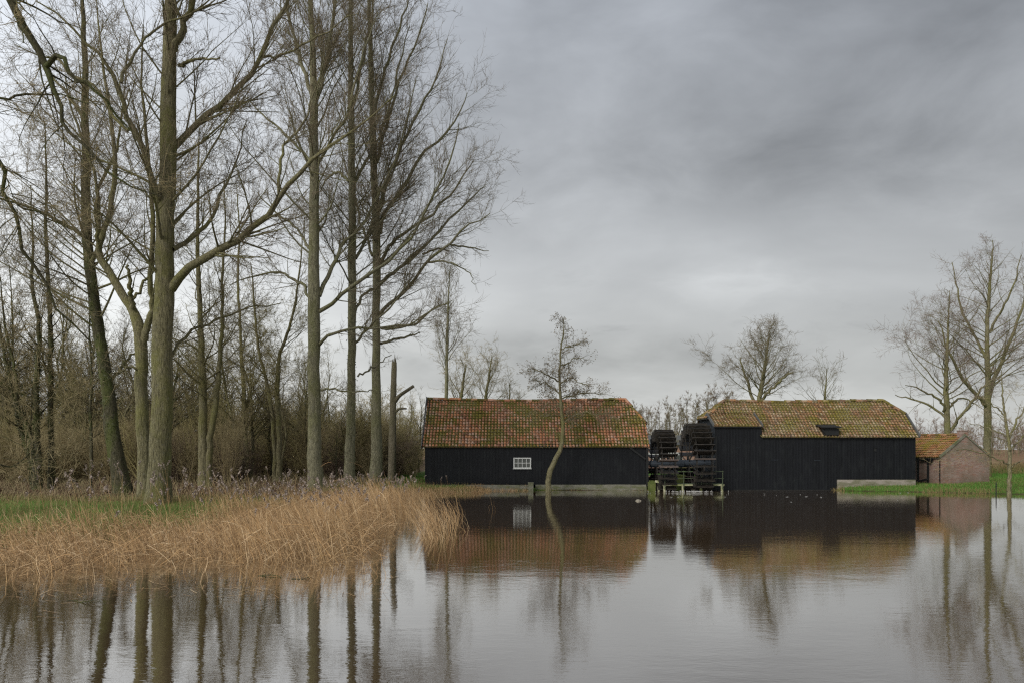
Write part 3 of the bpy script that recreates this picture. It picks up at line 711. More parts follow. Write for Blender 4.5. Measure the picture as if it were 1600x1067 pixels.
# ------------------------------------------------------------------ mill
def mill():
    root = empty('watermill', (0, 0, 0), 'large black-boarded mill with brown pantile roof, tall left section standing in the water', 'mill')
    yf, yr, yb = 52.5, 55.3, 58.1; xl, xm, xj, xr = 13.40, 16.42, 21.40, 26.62; ze, zr, zt = 3.62, 6.0, 4.28
    V = np.array([0, yr-yf, zr-ze]); V /= np.linalg.norm(V); slope = V[2]/V[1]; Ls = math.hypot(zr-ze, yr-yf)+.28
    U = np.array([1, 0, 0.])
    board_wall(root, M_tar, (xl, yf), (xm, yf), -.5, zt+.02, 'front_wall', seed=11)
    board_wall(root, M_tar, (xm, yf-.003), (xj, yf-.003), -.5, ze+.05, 'front_wall', seed=12)
    board_wall(root, M_tar, (xj, yf+.07), (xr, yf+.07), .66, ze+.05, 'front_wall', seed=13)
    def gl(u):     # left gable outline, u runs from the back to the front
        y = yb-u; zm = ze+.05+min(y-yf, yb-y)*slope; s2 = zt+(y-yf)*.46
        return min(max(zm, s2 if y < yr else 0), 4.9)
    board_wall(root, M_tar_g, (xl, yb), (xl, yf+.003), -.5, gl, 'gable_wall', seed=14)
    board_wall(root, M_tar, (xr, yf+.07), (xr, yb), .5, lambda u: min(ze+.05+min(u, 5.6-u)*slope, 5.05), 'gable_wall', seed=15)
    board_wall(root, M_tar, (xr, yb), (xl, yb), -.5, ze, 'back_wall', seed=16)
    # main slope
    xa, xb = xl-.12, xr+.14; Lu = xb-xa; hr = 1.0; hl = 1.45
    zhr = 5.0; vhr = (zhr-ze)/V[2]+.28; zhl = 4.88; vhl = (zhl-ze)/V[2]+.28
    O = np.array([xa, yf, ze])-V*.28+np.array([0, 0, .03])
    vs_ = ((4.28-ze)+ (slope*0))/V[2]
    # height where the shallow slope meets the main one
    ym = yf+(zt-ze)/(slope-.46); zm = ze+(ym-yf)*slope; vm = (ym-yf)/V[1]+.28
    def lo(v):
        if v < vm: return xm-xa+.02
        return hl*max(0, (v-vhl)/(Ls-vhl))
    def hi(v): return Lu if v < vhr else Lu-(v-vhr)/(Ls-vhr)*hr
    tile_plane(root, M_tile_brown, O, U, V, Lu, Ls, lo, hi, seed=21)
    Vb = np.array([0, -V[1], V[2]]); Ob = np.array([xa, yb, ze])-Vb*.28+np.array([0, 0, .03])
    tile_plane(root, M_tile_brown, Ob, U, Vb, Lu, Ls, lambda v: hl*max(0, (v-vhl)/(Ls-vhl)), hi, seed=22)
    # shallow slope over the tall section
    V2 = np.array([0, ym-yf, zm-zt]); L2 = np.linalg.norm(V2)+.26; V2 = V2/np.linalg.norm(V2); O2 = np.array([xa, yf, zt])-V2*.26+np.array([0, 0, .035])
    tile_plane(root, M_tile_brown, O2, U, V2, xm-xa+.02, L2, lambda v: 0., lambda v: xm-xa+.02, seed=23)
    m = MB(); m.beam((xm+.03, yf-.24, zt-.05), (xm+.03, ym, zm+.04), .06, .20)
    m.build('verge_board', M_greyboard, root)
    m = MB(); m.add([[xm, yf, ze], [xm, yf, zt], [xm, ym, zm], [xm+.04, yf, ze], [xm+.04, yf, zt], [xm+.04, ym, zm]], [[0, 1, 2, 2], [3, 5, 4, 4], [0, 3, 4, 1]]); m.build('cheek_wall', M_tar, root)
    # half hips
    def hip(x, xt, zh, sgn, seed, y0):
        a = np.array([x, y0, zh]); b = np.array([x, 2*yr-y0, zh]); top = np.array([xt, yr, zr])
        Vh = top-(a+b)/2; Lh = np.linalg.norm(Vh); wd = np.linalg.norm(b-a)
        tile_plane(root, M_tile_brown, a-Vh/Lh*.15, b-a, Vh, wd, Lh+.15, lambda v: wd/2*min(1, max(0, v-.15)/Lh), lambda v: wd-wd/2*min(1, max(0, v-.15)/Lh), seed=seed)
        for e, q in ((a, 1), (b, 2)): ridge_caps(root, M_tile_brown, e+np.array([0, 0, .06]), top+np.array([0, 0, .05]), .11, 'hip_tiles', seed+q)
    hip(xb, xb-hr, zhr, 1, 31, yf+(zhr-ze)/slope); hip(xa, xa+hl, zhl, -1, 35, yf+(zhl-ze)/slope)
    ridge_caps(root, M_tile_brown, (xa+hl, yr, zr+.05), (xb-hr, yr, zr+.07), seed=9)
    # verge boards down the gables
    m = MB(); m.beam((xb+.02, yf-.24, ze-.10), (xb+.02, yf+(zhr-ze)/slope, zhr+.06), .06, .22); m.build('verge_board', M_greyboard, root)
    m = MB(); m.beam((xa-.02, yf-.22, zt-.04), (xa-.02, ym, zm+.02), .06, .20); m.beam((xa-.02, ym, zm-.02), (xa-.02, ym+.4, 4.95), .06, .18); m.build('verge_board', M_greyboard, root)
    m = MB(); m.box((xa-.06, yr, zhl-.08), (.05, 3.2, .16)); m.build('eave_board', M_tar_wood, root)
    m = MB(); m.box(((xm+xb)/2+.05, yf-.14, ze-.12), (xb-xm, .03, .09)); m.build('fascia_board', M_tar_wood, root)
    m = MB(); m.box(((xa+xm)/2, yf-.16, zt-.12), (xm-xa, .03, .09)); m.build('fascia_board', M_tar_wood, root)
    # hoist hatch
    h = MB(); x0, x1 = 20.32, 21.45
    h.box(((x0+x1)/2+.08, yf+.10, 3.84), (x1-x0-.2, .75, .46)); hh = h.build('hoist_hatch', M_tar_wood, root)
    h = MB(); h.beam(((x0+x1)/2, yf-.52, 4.11), ((x0+x1)/2, yf+.72, 4.30), x1-x0+.12, .06); h.build('hatch_roof', M_tar_wood, hh)
    h = MB(); h.beam((x0+.0, yf-.3, 3.98), (x0+.35, yf-.3, 3.60), .06, .06, up=(0, 1, 0)); h.build('bracket', M_tar_wood, hh)
    # plinth under the right half, corner boards, iron straps, small vent
    m = MB(); m.box(((xj+xr)/2+.02, yf+.22, .38), (xr-xj-.02, .36, .60)); m.build('plinth', M_plinth, root)
    m = MB(); m.box((17.9, yf+.03, -.05), (6.6, .14, .16)); m.build('sill_beam', M_tar_wood, root)
    for x, w_ in ((xl+.04, .10),):
        m = MB(); m.box((x, yf-.035, 1.75), (w_, .05, 3.6)); m.build('corner_board', M_tar_wood, root)
    for x, z, L in ((14.9, 2.78, .32), (17.3, 1.98, .40), (20.1, 1.96, .42)):
        m = MB(); m.box((x, yf-.035, z), (L, .03, .025)); m.build('strap', M_iron, root)
    m = MB(); m.box((23.95, yf+.03, 2.65), (.16, .06, .22)); m.box((23.95, yf+.00, 2.78), (.22, .10, .03)); m.build('vent', M_tar_wood, root)
mill()

# ------------------------------------------------------------------ water wheels
def wheel(label, xc, yc, zc, Rr, wd, seed, pale):
    rng = np.random.default_rng(seed); root = empty('water_wheel', (xc, yc, zc), label, 'water wheel', 'paddle wheels between the barn and the mill'); loc = (xc, yc, zc)
    n = 34
    for k in range(n):
        a = k/n*2*pi+.06; r0, r1 = Rr-.66, Rr; rm = (r0+r1)/2
        c = np.array([0, math.cos(a)*rm, math.sin(a)*rm]); L = wd+rng.normal(0, .04)
        m = MB(); m.box((0, 0, 0), (L, r1-r0, .05), rx=a+rng.normal(0, .06))
        m.v[0] = m.v[0]+c
        if rng.random() < .3: m.box((rng.uniform(-.2, .2), c[1]*1.0, c[2]+.03), (.12, .16, .05), rx=a)
        o = m.build('paddle', M_paddle_pale if (k in pale) else M_paddle, root)
    for x in (-wd*.36, wd*.36):
        m = MB()
        for rad, wdt in ((Rr-.40, .05), (Rr-.12, .03)):
            S = 48; th = np.arange(S+1)/S*2*pi; P = np.stack([np.full(S+1, x), np.cos(th)*rad, np.sin(th)*rad], 1)
            for i in range(S): m.beam(P[i], P[i+1], .045, wdt, up=(1, 0, 0))
        m.build('rim', M_paddle, root)
        m = MB()
        for i in range(8):
            a = i/8*2*pi+.2; m.beam((x, 0, 0), (x, math.cos(a)*(Rr-.4), math.sin(a)*(Rr-.4)), .04, .055, up=(1, 0, 0))
        m.build('spokes', M_paddle, root)
    m = MB(); th = np.array([[-wd*.5-.25, 0, 0], [wd*.5+.25, 0, 0]]); m.tube(th, [.22, .22], 12); m.build('hub', M_iron, root)
    # diagonal bracing across the wheel
    m = MB()
    for i in range(4):
        a = i/4*2*pi+.5; m.beam((-wd*.36, math.cos(a)*.2, math.sin(a)*.2), (wd*.36, math.cos(a)*(Rr-.55), math.sin(a)*(Rr-.55)), .035, .035, up=(1, 0, 0))
    m.build('tie_rod', M_iron, root)
wheel('left paddle wheel of the pair, close to the end of the first barn', 10.02, 52.9, 1.72, 2.28, 1.18, 1, {16, 17, 28, 29, 30})
wheel('right paddle wheel, larger and close against the grey side of the mill', 12.25, 53.0, 1.76, 2.66, 1.36, 2, {16, 26, 27, 29, 30, 31})
m = MB(); m.tube([[8.9, 52.9, 1.72], [9.3, 52.9, 1.72]], .13, 10); m.tube([[10.72, 52.9, 1.72], [11.4, 52.9, 1.74]], [.30, .24], 12); m.tube([[8.9, 52.9, 1.72], [13.4, 53.0, 1.75]], .10, 10)
o = m.build('wheel_axle', M_iron); meta(o, 'thick dark iron axle running through both paddle wheels', 'axle')
# sluice frame behind the wheels
root = empty('sluice_gate', (11.3, 56.2, 0), 'dark timber sluice frame with upright posts behind the wheels', 'sluice')
m = MB()
for x in (9.2, 10.1, 11.0, 11.5, 12.4, 13.2): m.box((x-11.3, 0, 1.1), (.12, .12, 2.4), rz=.02)
m.build('posts', M_tar_wood, root)
m = MB(); m.box((0, -.08, 1.25), (4.1, .10, .22)); m.box((0, -.08, .55), (4.1, .09, .16)); m.build('crossbeam', M_tar_wood, root)
m = MB(); m.box((0, .08, .35), (4.0, .06, .75)); m.box((.9, .08, .9), (1.4, .05, .4)); m.build('gate_boards', M_rail, root)
for x in (.10, .35, .72):
    m = MB(); m.box((x-.1, -.1, 1.65), (.06, .06, 1.1)); m.box((x-.1, -.1, 1.7), (.26, .05, .05)); m.build('lifting_rod', M_tar_wood, root)
# footbridge in front
root = empty('footbridge', (11.6, 51.2, 0), 'low pale mossy plank walkway on short posts in front of the wheels', 'footbridge')
m = MB(); m.box((0.05, 0, .40), (3.95, .16, .10)); m.box((0.05, .65, .40), (3.95, .12, .10)); m.build('edge_beam', M_beam, root)
m = MB()
for k in range(26): m.box((-1.85+k*.15, .33, .475), (.135, .80, .04), rz=.01*math.sin(k*3))
m.build('deck_planks', M_rail, root)
for x in (-1.8, -.62, .55, 1.9):
    m = MB(); m.box((x, 0, .05), (.13, .13, .60)); m.box((x, 0, .32), (.16, .15, .06)); m.build('leg', M_beam, root)
root = empty('guard_rail', (11.6, 51.15, 0), 'thin greenish two-bar railing along the walkway before the wheels', 'railing')
for x in (-1.8, -.6, .55, 1.9):
    m = MB(); m.box((x, -.10, .72), (.04, .04, 1.2)); m.build('post', M_rail, root)
for z in (.82, 1.25):
    m = MB(); m.beam((-1.85, -.155, z), (1.95, -.155, z+.02), .022, .028); m.build('rail', M_rail, root)
m = MB(); m.beam((9.3, 51.7, .62), (10.4, 51.4, .42), .18, .14); m.beam((9.55, 51.75, -.4), (9.55, 51.75, .7), .16, .16); o = m.build('mooring_beam', M_beam); meta(o, 'pale slanting timber beam on a short post beside the mossy stone block', 'beam')
# pile of wheel timbers, stone pier between the wheels
m = MB(); m.box((11.25, 54.6, .25), (.5, 3.0, 1.3)); m.box((11.25, 54.6, .93), (.6, 3.1, .08)); o = m.build('stone_pier', M_mossy); meta(o, 'mossy stone pier standing between the two wheels', 'pier')

# brick house seen between the wheels
root = empty('brick_house', (20.0, 92, gz(20, 92)), 'orange brick farmhouse with white band seen in the distance between the wheels', 'house')
m = MB(); m.box((0, 2.5, 1.3), (9.5, 5, 2.7)); wl = m.build('wall', M_brick_far, root)
m = MB(); m.box((0, -.03, 1.62), (9.5, .08, .24)); m.build('band', M_white, wl)
m = MB(); m.beam((0, -.3, 2.62), (0, 2.5, 3.7), 10.0, .10); m.beam((0, 5.3, 2.62), (0, 2.505, 3.705), 10.0, .10)
m.build('roof', M_greyboard, root)
for x in (-3.3, -.8, 1.8):
    m = MB(); m.box((x, -.04, 1.0), (.8, .06, .9)); w_ = m.build('window', M_glass, root)
    m = MB(); m.box((x, -.06, 1.47), (.9, .07, .07)); m.box((x, -.06, .53), (.9, .07, .07)); m.box((x-.42, -.06, 1.0), (.07, .07, .87)); m.box((x+.42, -.06, 1.0), (.07, .07, .87)); m.build('frame', M_white, w_)
m = MB(); m.box((2.0, 2.5, 3.9), (.6, .6, .9)); m.build('chimney', M_brick_far, root)
# low shed in the wood
root = empty('field_shelter', (-23.6, 60, gz(-23.6, 60)), 'small low timber shelter half hidden among the trunks at left', 'shed')
m = MB(); m.box((0, 0, .55), (4.2, 1.8, 1.1)); m.build('wall', mat("faded_timber", lambda g, b: g.mix(g.noise(g.mapv(g.tc(), (9, 9, 1)), 1.4, 4), (.10, .085, .05), (.20, .17, .10)), .8, .2), root)
m = MB(); m.beam((0, -1.1, 1.12), (0, 1.1, 1.35), 4.6, .06); m.build('roof', M_greyboard, root)
m = MB(); m.box((.8, -.92, .45), (.7, .03, .9)); m.build('door', M_tar_wood, root)

# ------------------------------------------------------------------ brick outbuilding
def outhouse():
    th = R(12); cx, cy = 29.0, 54.0; W_, Ln = 3.95, 7.0; ze, zr = 2.18, 3.60; zg = gz(31, 54.2)-.3
    root = empty('brick_outbuilding', (cx, cy, 0), 'small brick outbuilding with mossy orange pantiles, gable end facing the water', 'outbuilding', rz=th)
    # local frame: x along the gable, y back along the side wall
    m = MB()
    def gable(y, nm, mt_):
        V = [[0, y, zg], [W_, y, zg], [W_, y, ze], [W_/2, y, zr+.03], [0, y, ze]]
        V += [[a, b+.22, c] for a, b, c in V]
        m = MB(); m.add(V, [[0, 1, 2, 4], [5, 9, 7, 6], [0, 5, 6, 1], [1, 6, 7, 2], [2, 7, 8, 3], [3, 8, 9, 4], [4, 9, 5, 0]]); m.add([V[4], V[2], V[3], V[9], V[7], V[8]], [[0, 1, 2, 2], [3, 5, 4, 4]])
        return m.build(nm, mt_, root)
    gable(0, 'gable_wall', M_brick_grey); gable(Ln-.22, 'gable_wall', M_brick_grey)
    # side wall with door opening (y 1.02 .. 1.9)
    y0, y1 = 1.05, 2.05
    m = MB()
    for a, b, z0, z1 in ((.222, y0, zg, ze), (y1, Ln-.222, zg, ze), (y0, y1, 1.95, ze)):
        m.box((.11, (a+b)/2, (z0+z1)/2), (.216, b-a, z1-z0))
    m.build('side_wall', M_brick, root)
    m = MB(); m.box((W_-.11, Ln/2, (zg+ze)/2), (.216, Ln-.45, ze-zg)); m.build('side_wall', M_brick, root)
    d = MB(); d.box((.16, (y0+y1)/2, 1.05), (.05, y1-y0, 1.75)); d = d.build('door', M_brick, root)
    f = MB(); f.box((-.03, y0, 1.1), (.12, .14, 1.85)); f.box((-.03, y1, 1.1), (.12, .14, 1.85)); f.box((-.03, (y0+y1)/2, 1.98), (.12, y1-y0+.3, .14)); f.build('door_frame', M_tar_wood, root)
    f = MB(); f.beam((-.12, y1+.4, .30), (-.12, y0-.05, .62), .12, .12); f.build('threshold_beam', M_tar_wood, root)
    V = np.array([W_/2, 0, zr-ze]); L = np.linalg.norm(V)+.22; Vn = V/np.linalg.norm(V)
    O = np.array([0, -.03, ze])-Vn*.22+np.array([0, 0, .05])
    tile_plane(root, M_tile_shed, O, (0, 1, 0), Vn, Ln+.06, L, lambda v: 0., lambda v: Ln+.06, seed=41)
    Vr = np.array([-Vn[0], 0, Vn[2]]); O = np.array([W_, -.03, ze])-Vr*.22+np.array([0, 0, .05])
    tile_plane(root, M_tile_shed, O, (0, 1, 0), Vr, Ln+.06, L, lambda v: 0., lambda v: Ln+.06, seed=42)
    ridge_caps(root, M_tile_shed, (W_/2, .0, zr+.10), (W_/2, Ln, zr+.10), .11, seed=4)
    m = MB(); m.beam((-.05, -.05, ze-.02), (W_/2, -.05, zr+.07), .06, .16); m.beam((W_+.05, -.05, ze-.02), (W_/2, -.048, zr+.068), .05, .08); m.build('verge', M_conc, root)
    m = MB(); m.box((W_/2+.02, .22, zr+.12), (.50, .42, .42)); m.box((W_/2+.02, .22, zr+.35), (.56, .48, .06)); m.build('chimney', M_brick_grey, root)
    m = MB(); m.tube([[-.06, -.07, ze-.05], [-.06, -.07, zg+.2]], .035, 8); m.build('drainpipe', M_lamp, root)
    m = MB(); m.box((-.17, .62, 1.93), (.22, .16, .24)); m.box((-.06, .62, 2.03), (.12, .06, .06)); m.box((-.17, .62, 1.80), (.16, .12, .04)); m.build('lamp', M_lamp, root)
    m = MB(); m.box((-.12, Ln/2, ze-.10), (.05, Ln, .06)); m.build('fascia', M_greyboard, root)
outhouse()

# posts at the right water edge
m = MB(); p = W3(1556, 775, 47.0); m.tube([[p[0], p[1], -.5], [p[0]+.01, p[1], .75]], [.032, .028], 8); m.cap(np.array([p[0]+.01, p[1], .77]), m.v[0][-8:]); o = m.build('marker_post', M_tar_wood); meta(o, 'thin dark post standing in the shallows left of the small tree', 'post')

# ------------------------------------------------------------------ reeds, grass, litter
rv = np.random.default_rng(9)
def in_poly(X, Y, poly): return sdist(X, Y, poly) > 0
REED = [(-17, 18.3), (-11.9, 18.6), (-10.6, 17.2), (-9.6, 18.4), (-7.8, 19.6), (-5.5, 19.2), (-3.6, 19.2), (-3.4, 22), (-4.0, 28), (-4.3, 34), (-4.7, 40), (-5.6, 46), (-7.2, 49), (-8.8, 45), (-11, 36), (-11.8, 31), (-11.3, 26.5), (-14, 24.3), (-22, 21), (-22, 18)]
def scatter(n, x0, x1, y0, y1, fn):
    X = rv.uniform(x0, x1, n); Y = rv.uniform(y0, y1, n); k = fn(X, Y); return X[k], Y[k]
def reed_height(X, Y):
    right = np.clip((X+8.5+.02*(Y-20))/4.0, 0, 1); deep = np.clip((Y-20)/10, 0, 1)
    h = .74+.50*right+.22*deep*right+.12*deep
    return h*(.72+.6*vnoise(X, Y, .9, 3))*np.clip(1-(Y-33)/22, .45, 1)
M_reed = mat("dry_reed", lambda g, b: g.mix(g.math('MULTIPLY', g.noise(g.tc(), .8, 3), .5), g.ramp(g.white(g.comb(g.math('FLOOR', g.math('MULTIPLY', g.sep(g.tc('UV'))[0], 4000.0)), 1.0))[0],
             [(0., (.52, .31, .135)), (.25, (.62, .42, .21)), (.5, (.11, .068, .036)), (.75, (.36, .21, .095)), (1., (.84, .65, .40))]), (.33, .205, .10)), .75, .2)
M_plume = mat("reed_plume", lambda g, b: g.mix(g.noise(g.tc(), 8, 3), (.24, .19, .155), (.40, .33, .28)), .9, .1)
def reed_strands(X, Y, hgt, lean, leanx, K=6, w=.007, z0=None, curl=.5):
    n = len(X); Z = np.maximum(ground_z(X, Y), -.25)-.05 if z0 is None else z0
    a = rv.uniform(0, 2*pi, n); dx = leanx+lean*np.cos(a); dy = lean*np.sin(a)
    u = np.linspace(0, 1, K)[None]
    P = np.stack([X[:, None]+(dx*hgt)[:, None]*(u*.4+u**2*.6)*1.0, Y[:, None]+(dy*hgt)[:, None]*(u*.4+u**2*.6), Z[:, None]+hgt[:, None]*u*(1-curl*.35*u**2*np.hypot(dx, dy)[:, None])], -1)
    P += rv.normal(0, .012, P.shape)*(u[..., None] > 0)
    sd = np.stack([np.cos(a+1.5), np.sin(a+1.5)*.35, np.zeros(n)], 1); sd[:, 0] = np.where(np.abs(sd[:, 0]) < .4, .7, sd[:, 0])
    Wd = np.repeat((w*rv.uniform(.6, 1.4, n))[:, None], K, 1)*np.linspace(1.1, .5, K)[None]
    return P, Wd, sd
def build_reeds():
    m = MB(); tips = []
    dens = lambda X, Y: in_poly(X, Y, REED) & (rv.random(len(X)) < np.clip(-.05+.9*(sdist(X, Y, REED)+1.6*(vnoise(X, Y, .8, 8)-.55))/1.3, .0, 1.)*(.55+.45*np.clip((Y-19.5)/2, 0, 1)))
    X, Y = scatter(80000, -22, -2.5, 17, 47, dens)
    h = reed_height(X, Y)*rv.uniform(.5, 1.3, len(X)); lean = rv.gamma(2., .10, len(X)); 
    P, Wd, sd = reed_strands(X, Y, h, lean, -.32+rv.normal(0, .13, len(X)), w=.0115); m.add(*ribbons(P, Wd, sd)[:2], 0, ribbons(P, Wd, sd)[2])
    # drooping blades off the stems
    k = rv.random(len(X)) < .45; base = P[k, 3]; n = k.sum(); a = rv.uniform(0, 2*pi, n); L = rv.uniform(.15, .45, n)
    u = np.linspace(0, 1, 4)[None]
    Q = np.stack([base[:, 0:1]+np.cos(a)[:, None]*L[:, None]*u, base[:, 1:2]+np.sin(a)[:, None]*L[:, None]*u, base[:, 2:3]+L[:, None]*(.55*u-.75*u**2)], -1)
    V, Fq, uv = ribbons(Q, np.repeat([[.011, .013, .009, .002]], n, 0), np.stack([-np.sin(a), np.cos(a), .4+0*a], 1)); m.add(V, Fq, 0, uv)
    # flattened, broken straw in a mat low over the water and bank
    X, Y = scatter(20000, -22, -2.5, 17, 40, lambda X, Y: in_poly(X, Y, REED) & (Y < 27+4*vnoise(X, Y, 2, 5)))
    n = len(X); a = rv.uniform(0, 2*pi, n); L = rv.uniform(.25, .8, n); zb = .03+rv.gamma(1.6, .22, n)*np.clip(reed_height(X, Y)/1.1, .5, 1.2)
    el = rv.normal(.2, .8, n); u = np.linspace(-.5, .5, 4)[None]
    Q = np.stack([X[:, None]+np.cos(a)[:, None]*L[:, None]*u, Y[:, None]+np.sin(a)[:, None]*L[:, None]*u, np.maximum(zb[:, None]+np.sin(el)[:, None]*L[:, None]*u-.15*u**2, .01)+np.maximum(ground_z(X, Y), 0)[:, None]], -1)
    V, Fq, uv = ribbons(Q, np.full((n, 4), .009), np.stack([-np.sin(a)*.5, np.cos(a)*.5, np.full(n, .8)], 1)); m.add(V, Fq, 0, uv)
    # bent long reeds at the open-water edge (right end) and loose stems in the shallows
    X, Y = scatter(9000, -8, -1.2, 22, 50, lambda X, Y: (X/Y*F+800 > 632+8*vnoise(X, Y, .7, 2)) & (rv.random(len(X)) < .9*np.clip((Y-26)/14, .0, 1)*np.clip((705-(X/Y*F+800))/62, 0, 1)**1.6))
    ax = rv.uniform(24, 34, 420); aq = 655+rv.beta(1.2, 2.2, 420)*85; X = np.concatenate([X, (aq-800)*ax/F]); Y = np.concatenate([Y, ax])
    h = np.concatenate([rv.uniform(.4, 1.25, len(X)-420), rv.uniform(.6, 1.5, 420)]); P, Wd, sd = reed_strands(X, Y, h, rv.uniform(.1, .25, len(X)), -.42+rv.normal(0, .22, len(X)), K=8, w=.011, curl=1.2); V, Fq, uv = ribbons(P, Wd, sd); m.add(V, Fq, 0, uv)
    X = rv.uniform(-15, -2.6, 420); Y = rv.uniform(14.6, 19.5, 420); k = (Y > 16.6-.9*np.exp(-((X+10.6)/1.5)**2)*2+rv.normal(0, .6, 420)); X, Y = X[k], Y[k]
    P, Wd, sd = reed_strands(X, Y, rv.uniform(.3, 1.1, len(X)), rv.uniform(.2, .7, len(X)), -.2+rv.normal(0, .3, len(X)), K=7, w=.010, curl=1.5); V, Fq, uv = ribbons(P, Wd, sd); m.add(V, Fq, 0, uv)
    # loose straw afloat along the front of the bed
    n = 520; X = rv.uniform(-16, -2.4, n); Y = rv.uniform(15.2, 20.5, n)-rv.gamma(1, .5, n); a = rv.normal(0, .9, n); L = rv.uniform(.06, .5, n); u = np.linspace(-.5, .5, 4)[None]
    Q = np.stack([X[:, None]+np.cos(a)[:, None]*L[:, None]*u, Y[:, None]+np.sin(a)[:, None]*L[:, None]*u+.1*L[:, None]*u**2, np.full((n, 4), .012)], -1)
    V, Fq, uv = ribbons(Q, np.full((n, 4), .012), np.stack([-np.sin(a), np.cos(a), 0*a], 1)); m.add(V, Fq, 0, uv)
    # lone stems in the water before the barn
    X = np.array([-.85, -.75, -1.0, -1.9, -2.1]); Y = np.array([36., 36.1, 36.2, 31, 32]); P, Wd, sd = reed_strands(X, Y, np.array([1.1, .7, .5, 1.2, .9]), np.full(5, .2), np.full(5, -.3), K=8, w=.012); V, Fq, uv = ribbons(P, Wd, sd); m.add(V, Fq, 0, uv)
    # dry straw fringe at the foot of the barn's bank
    X, Y = scatter(15000, -9, 1.2, 48.2, 52.3, lambda X, Y: (np.abs(land_d(X, Y)) < .75) & (rv.random(len(X)) < .8))
    P, Wd, sd = reed_strands(X, Y, rv.uniform(.15, .42, len(X)), rv.uniform(.2, .8, len(X)), 0*X, K=4, w=.014); V, Fq, uv = ribbons(P, Wd, sd); m.add(V, Fq, 0, uv)
    o = m.build('reed_bed', M_reed, uvs=True); meta(o, 'dry golden reed bed standing in the flooded bank on the left', 'reeds', kind='stuff')
    # tall plumed stems behind and among them
    m = MB(); 
    X1 = rv.uniform(-20, -4.5, 190); Y1 = rv.uniform(23, 31, 190); k = (sdist(X1, Y1, LAND_L) < 5.5) & (X1 > -.62*Y1); X1, Y1 = X1[k], Y1[k]
    X2, Y2 = scatter(1500, -13, -3.2, 28, 47, lambda X, Y: in_poly(X, Y, REED) & (rv.random(len(X)) < .28))
    X3 = rv.uniform(-3.9, -.5, 6)*2-1; Y3 = rv.uniform(49, 50, 6)
    X = np.concatenate([X1, X2, X3]); Y = np.concatenate([Y1, Y2, Y3]); h = np.concatenate([rv.uniform(1.2, 2.1, len(X1)), rv.uniform(1.15, 1.9, len(X2))*np.clip(1-(Y2-36)/30, .6, 1), rv.uniform(.9, 1.3, 6)])
    lx = -.10+rv.normal(0, .12, len(X)); P, Wd, sd = reed_strands(X, Y, h, rv.uniform(0, .12, len(X)), lx, K=6, w=.010); V, Fq, uv = ribbons(P, Wd, sd); m.add(V, Fq, 0, uv)
    tip = P[:, -1]; n = len(tip); q = 22
    rep = np.repeat(tip, q, 0); u = np.tile(np.linspace(0, 1, q), n); dirx = np.repeat(np.where(rv.random(n) < .5, -1, 1)*rv.uniform(.2, .9, n), q)
    c = rep+np.stack([dirx*u*.18+rv.normal(0, .016, n*q), rv.normal(0, .02, n*q), -.08+u*.36-u**2*.14+rv.normal(0, .01, n*q)], 1)
    quads_at(rv, m, c, .014+.050*np.sin(np.clip(u, .08, .95)*pi)*rv.uniform(.7, 1.2, n*q), 1)
    # quads_at writes no uv index that matters for plumes
    o = m.build('plumed_reeds', [M_reed, M_plume], uvs=True); meta(o, 'tall reed stems with pale feathery plumes among and behind the reed bed', 'reeds', kind='stuff')
build_reeds()

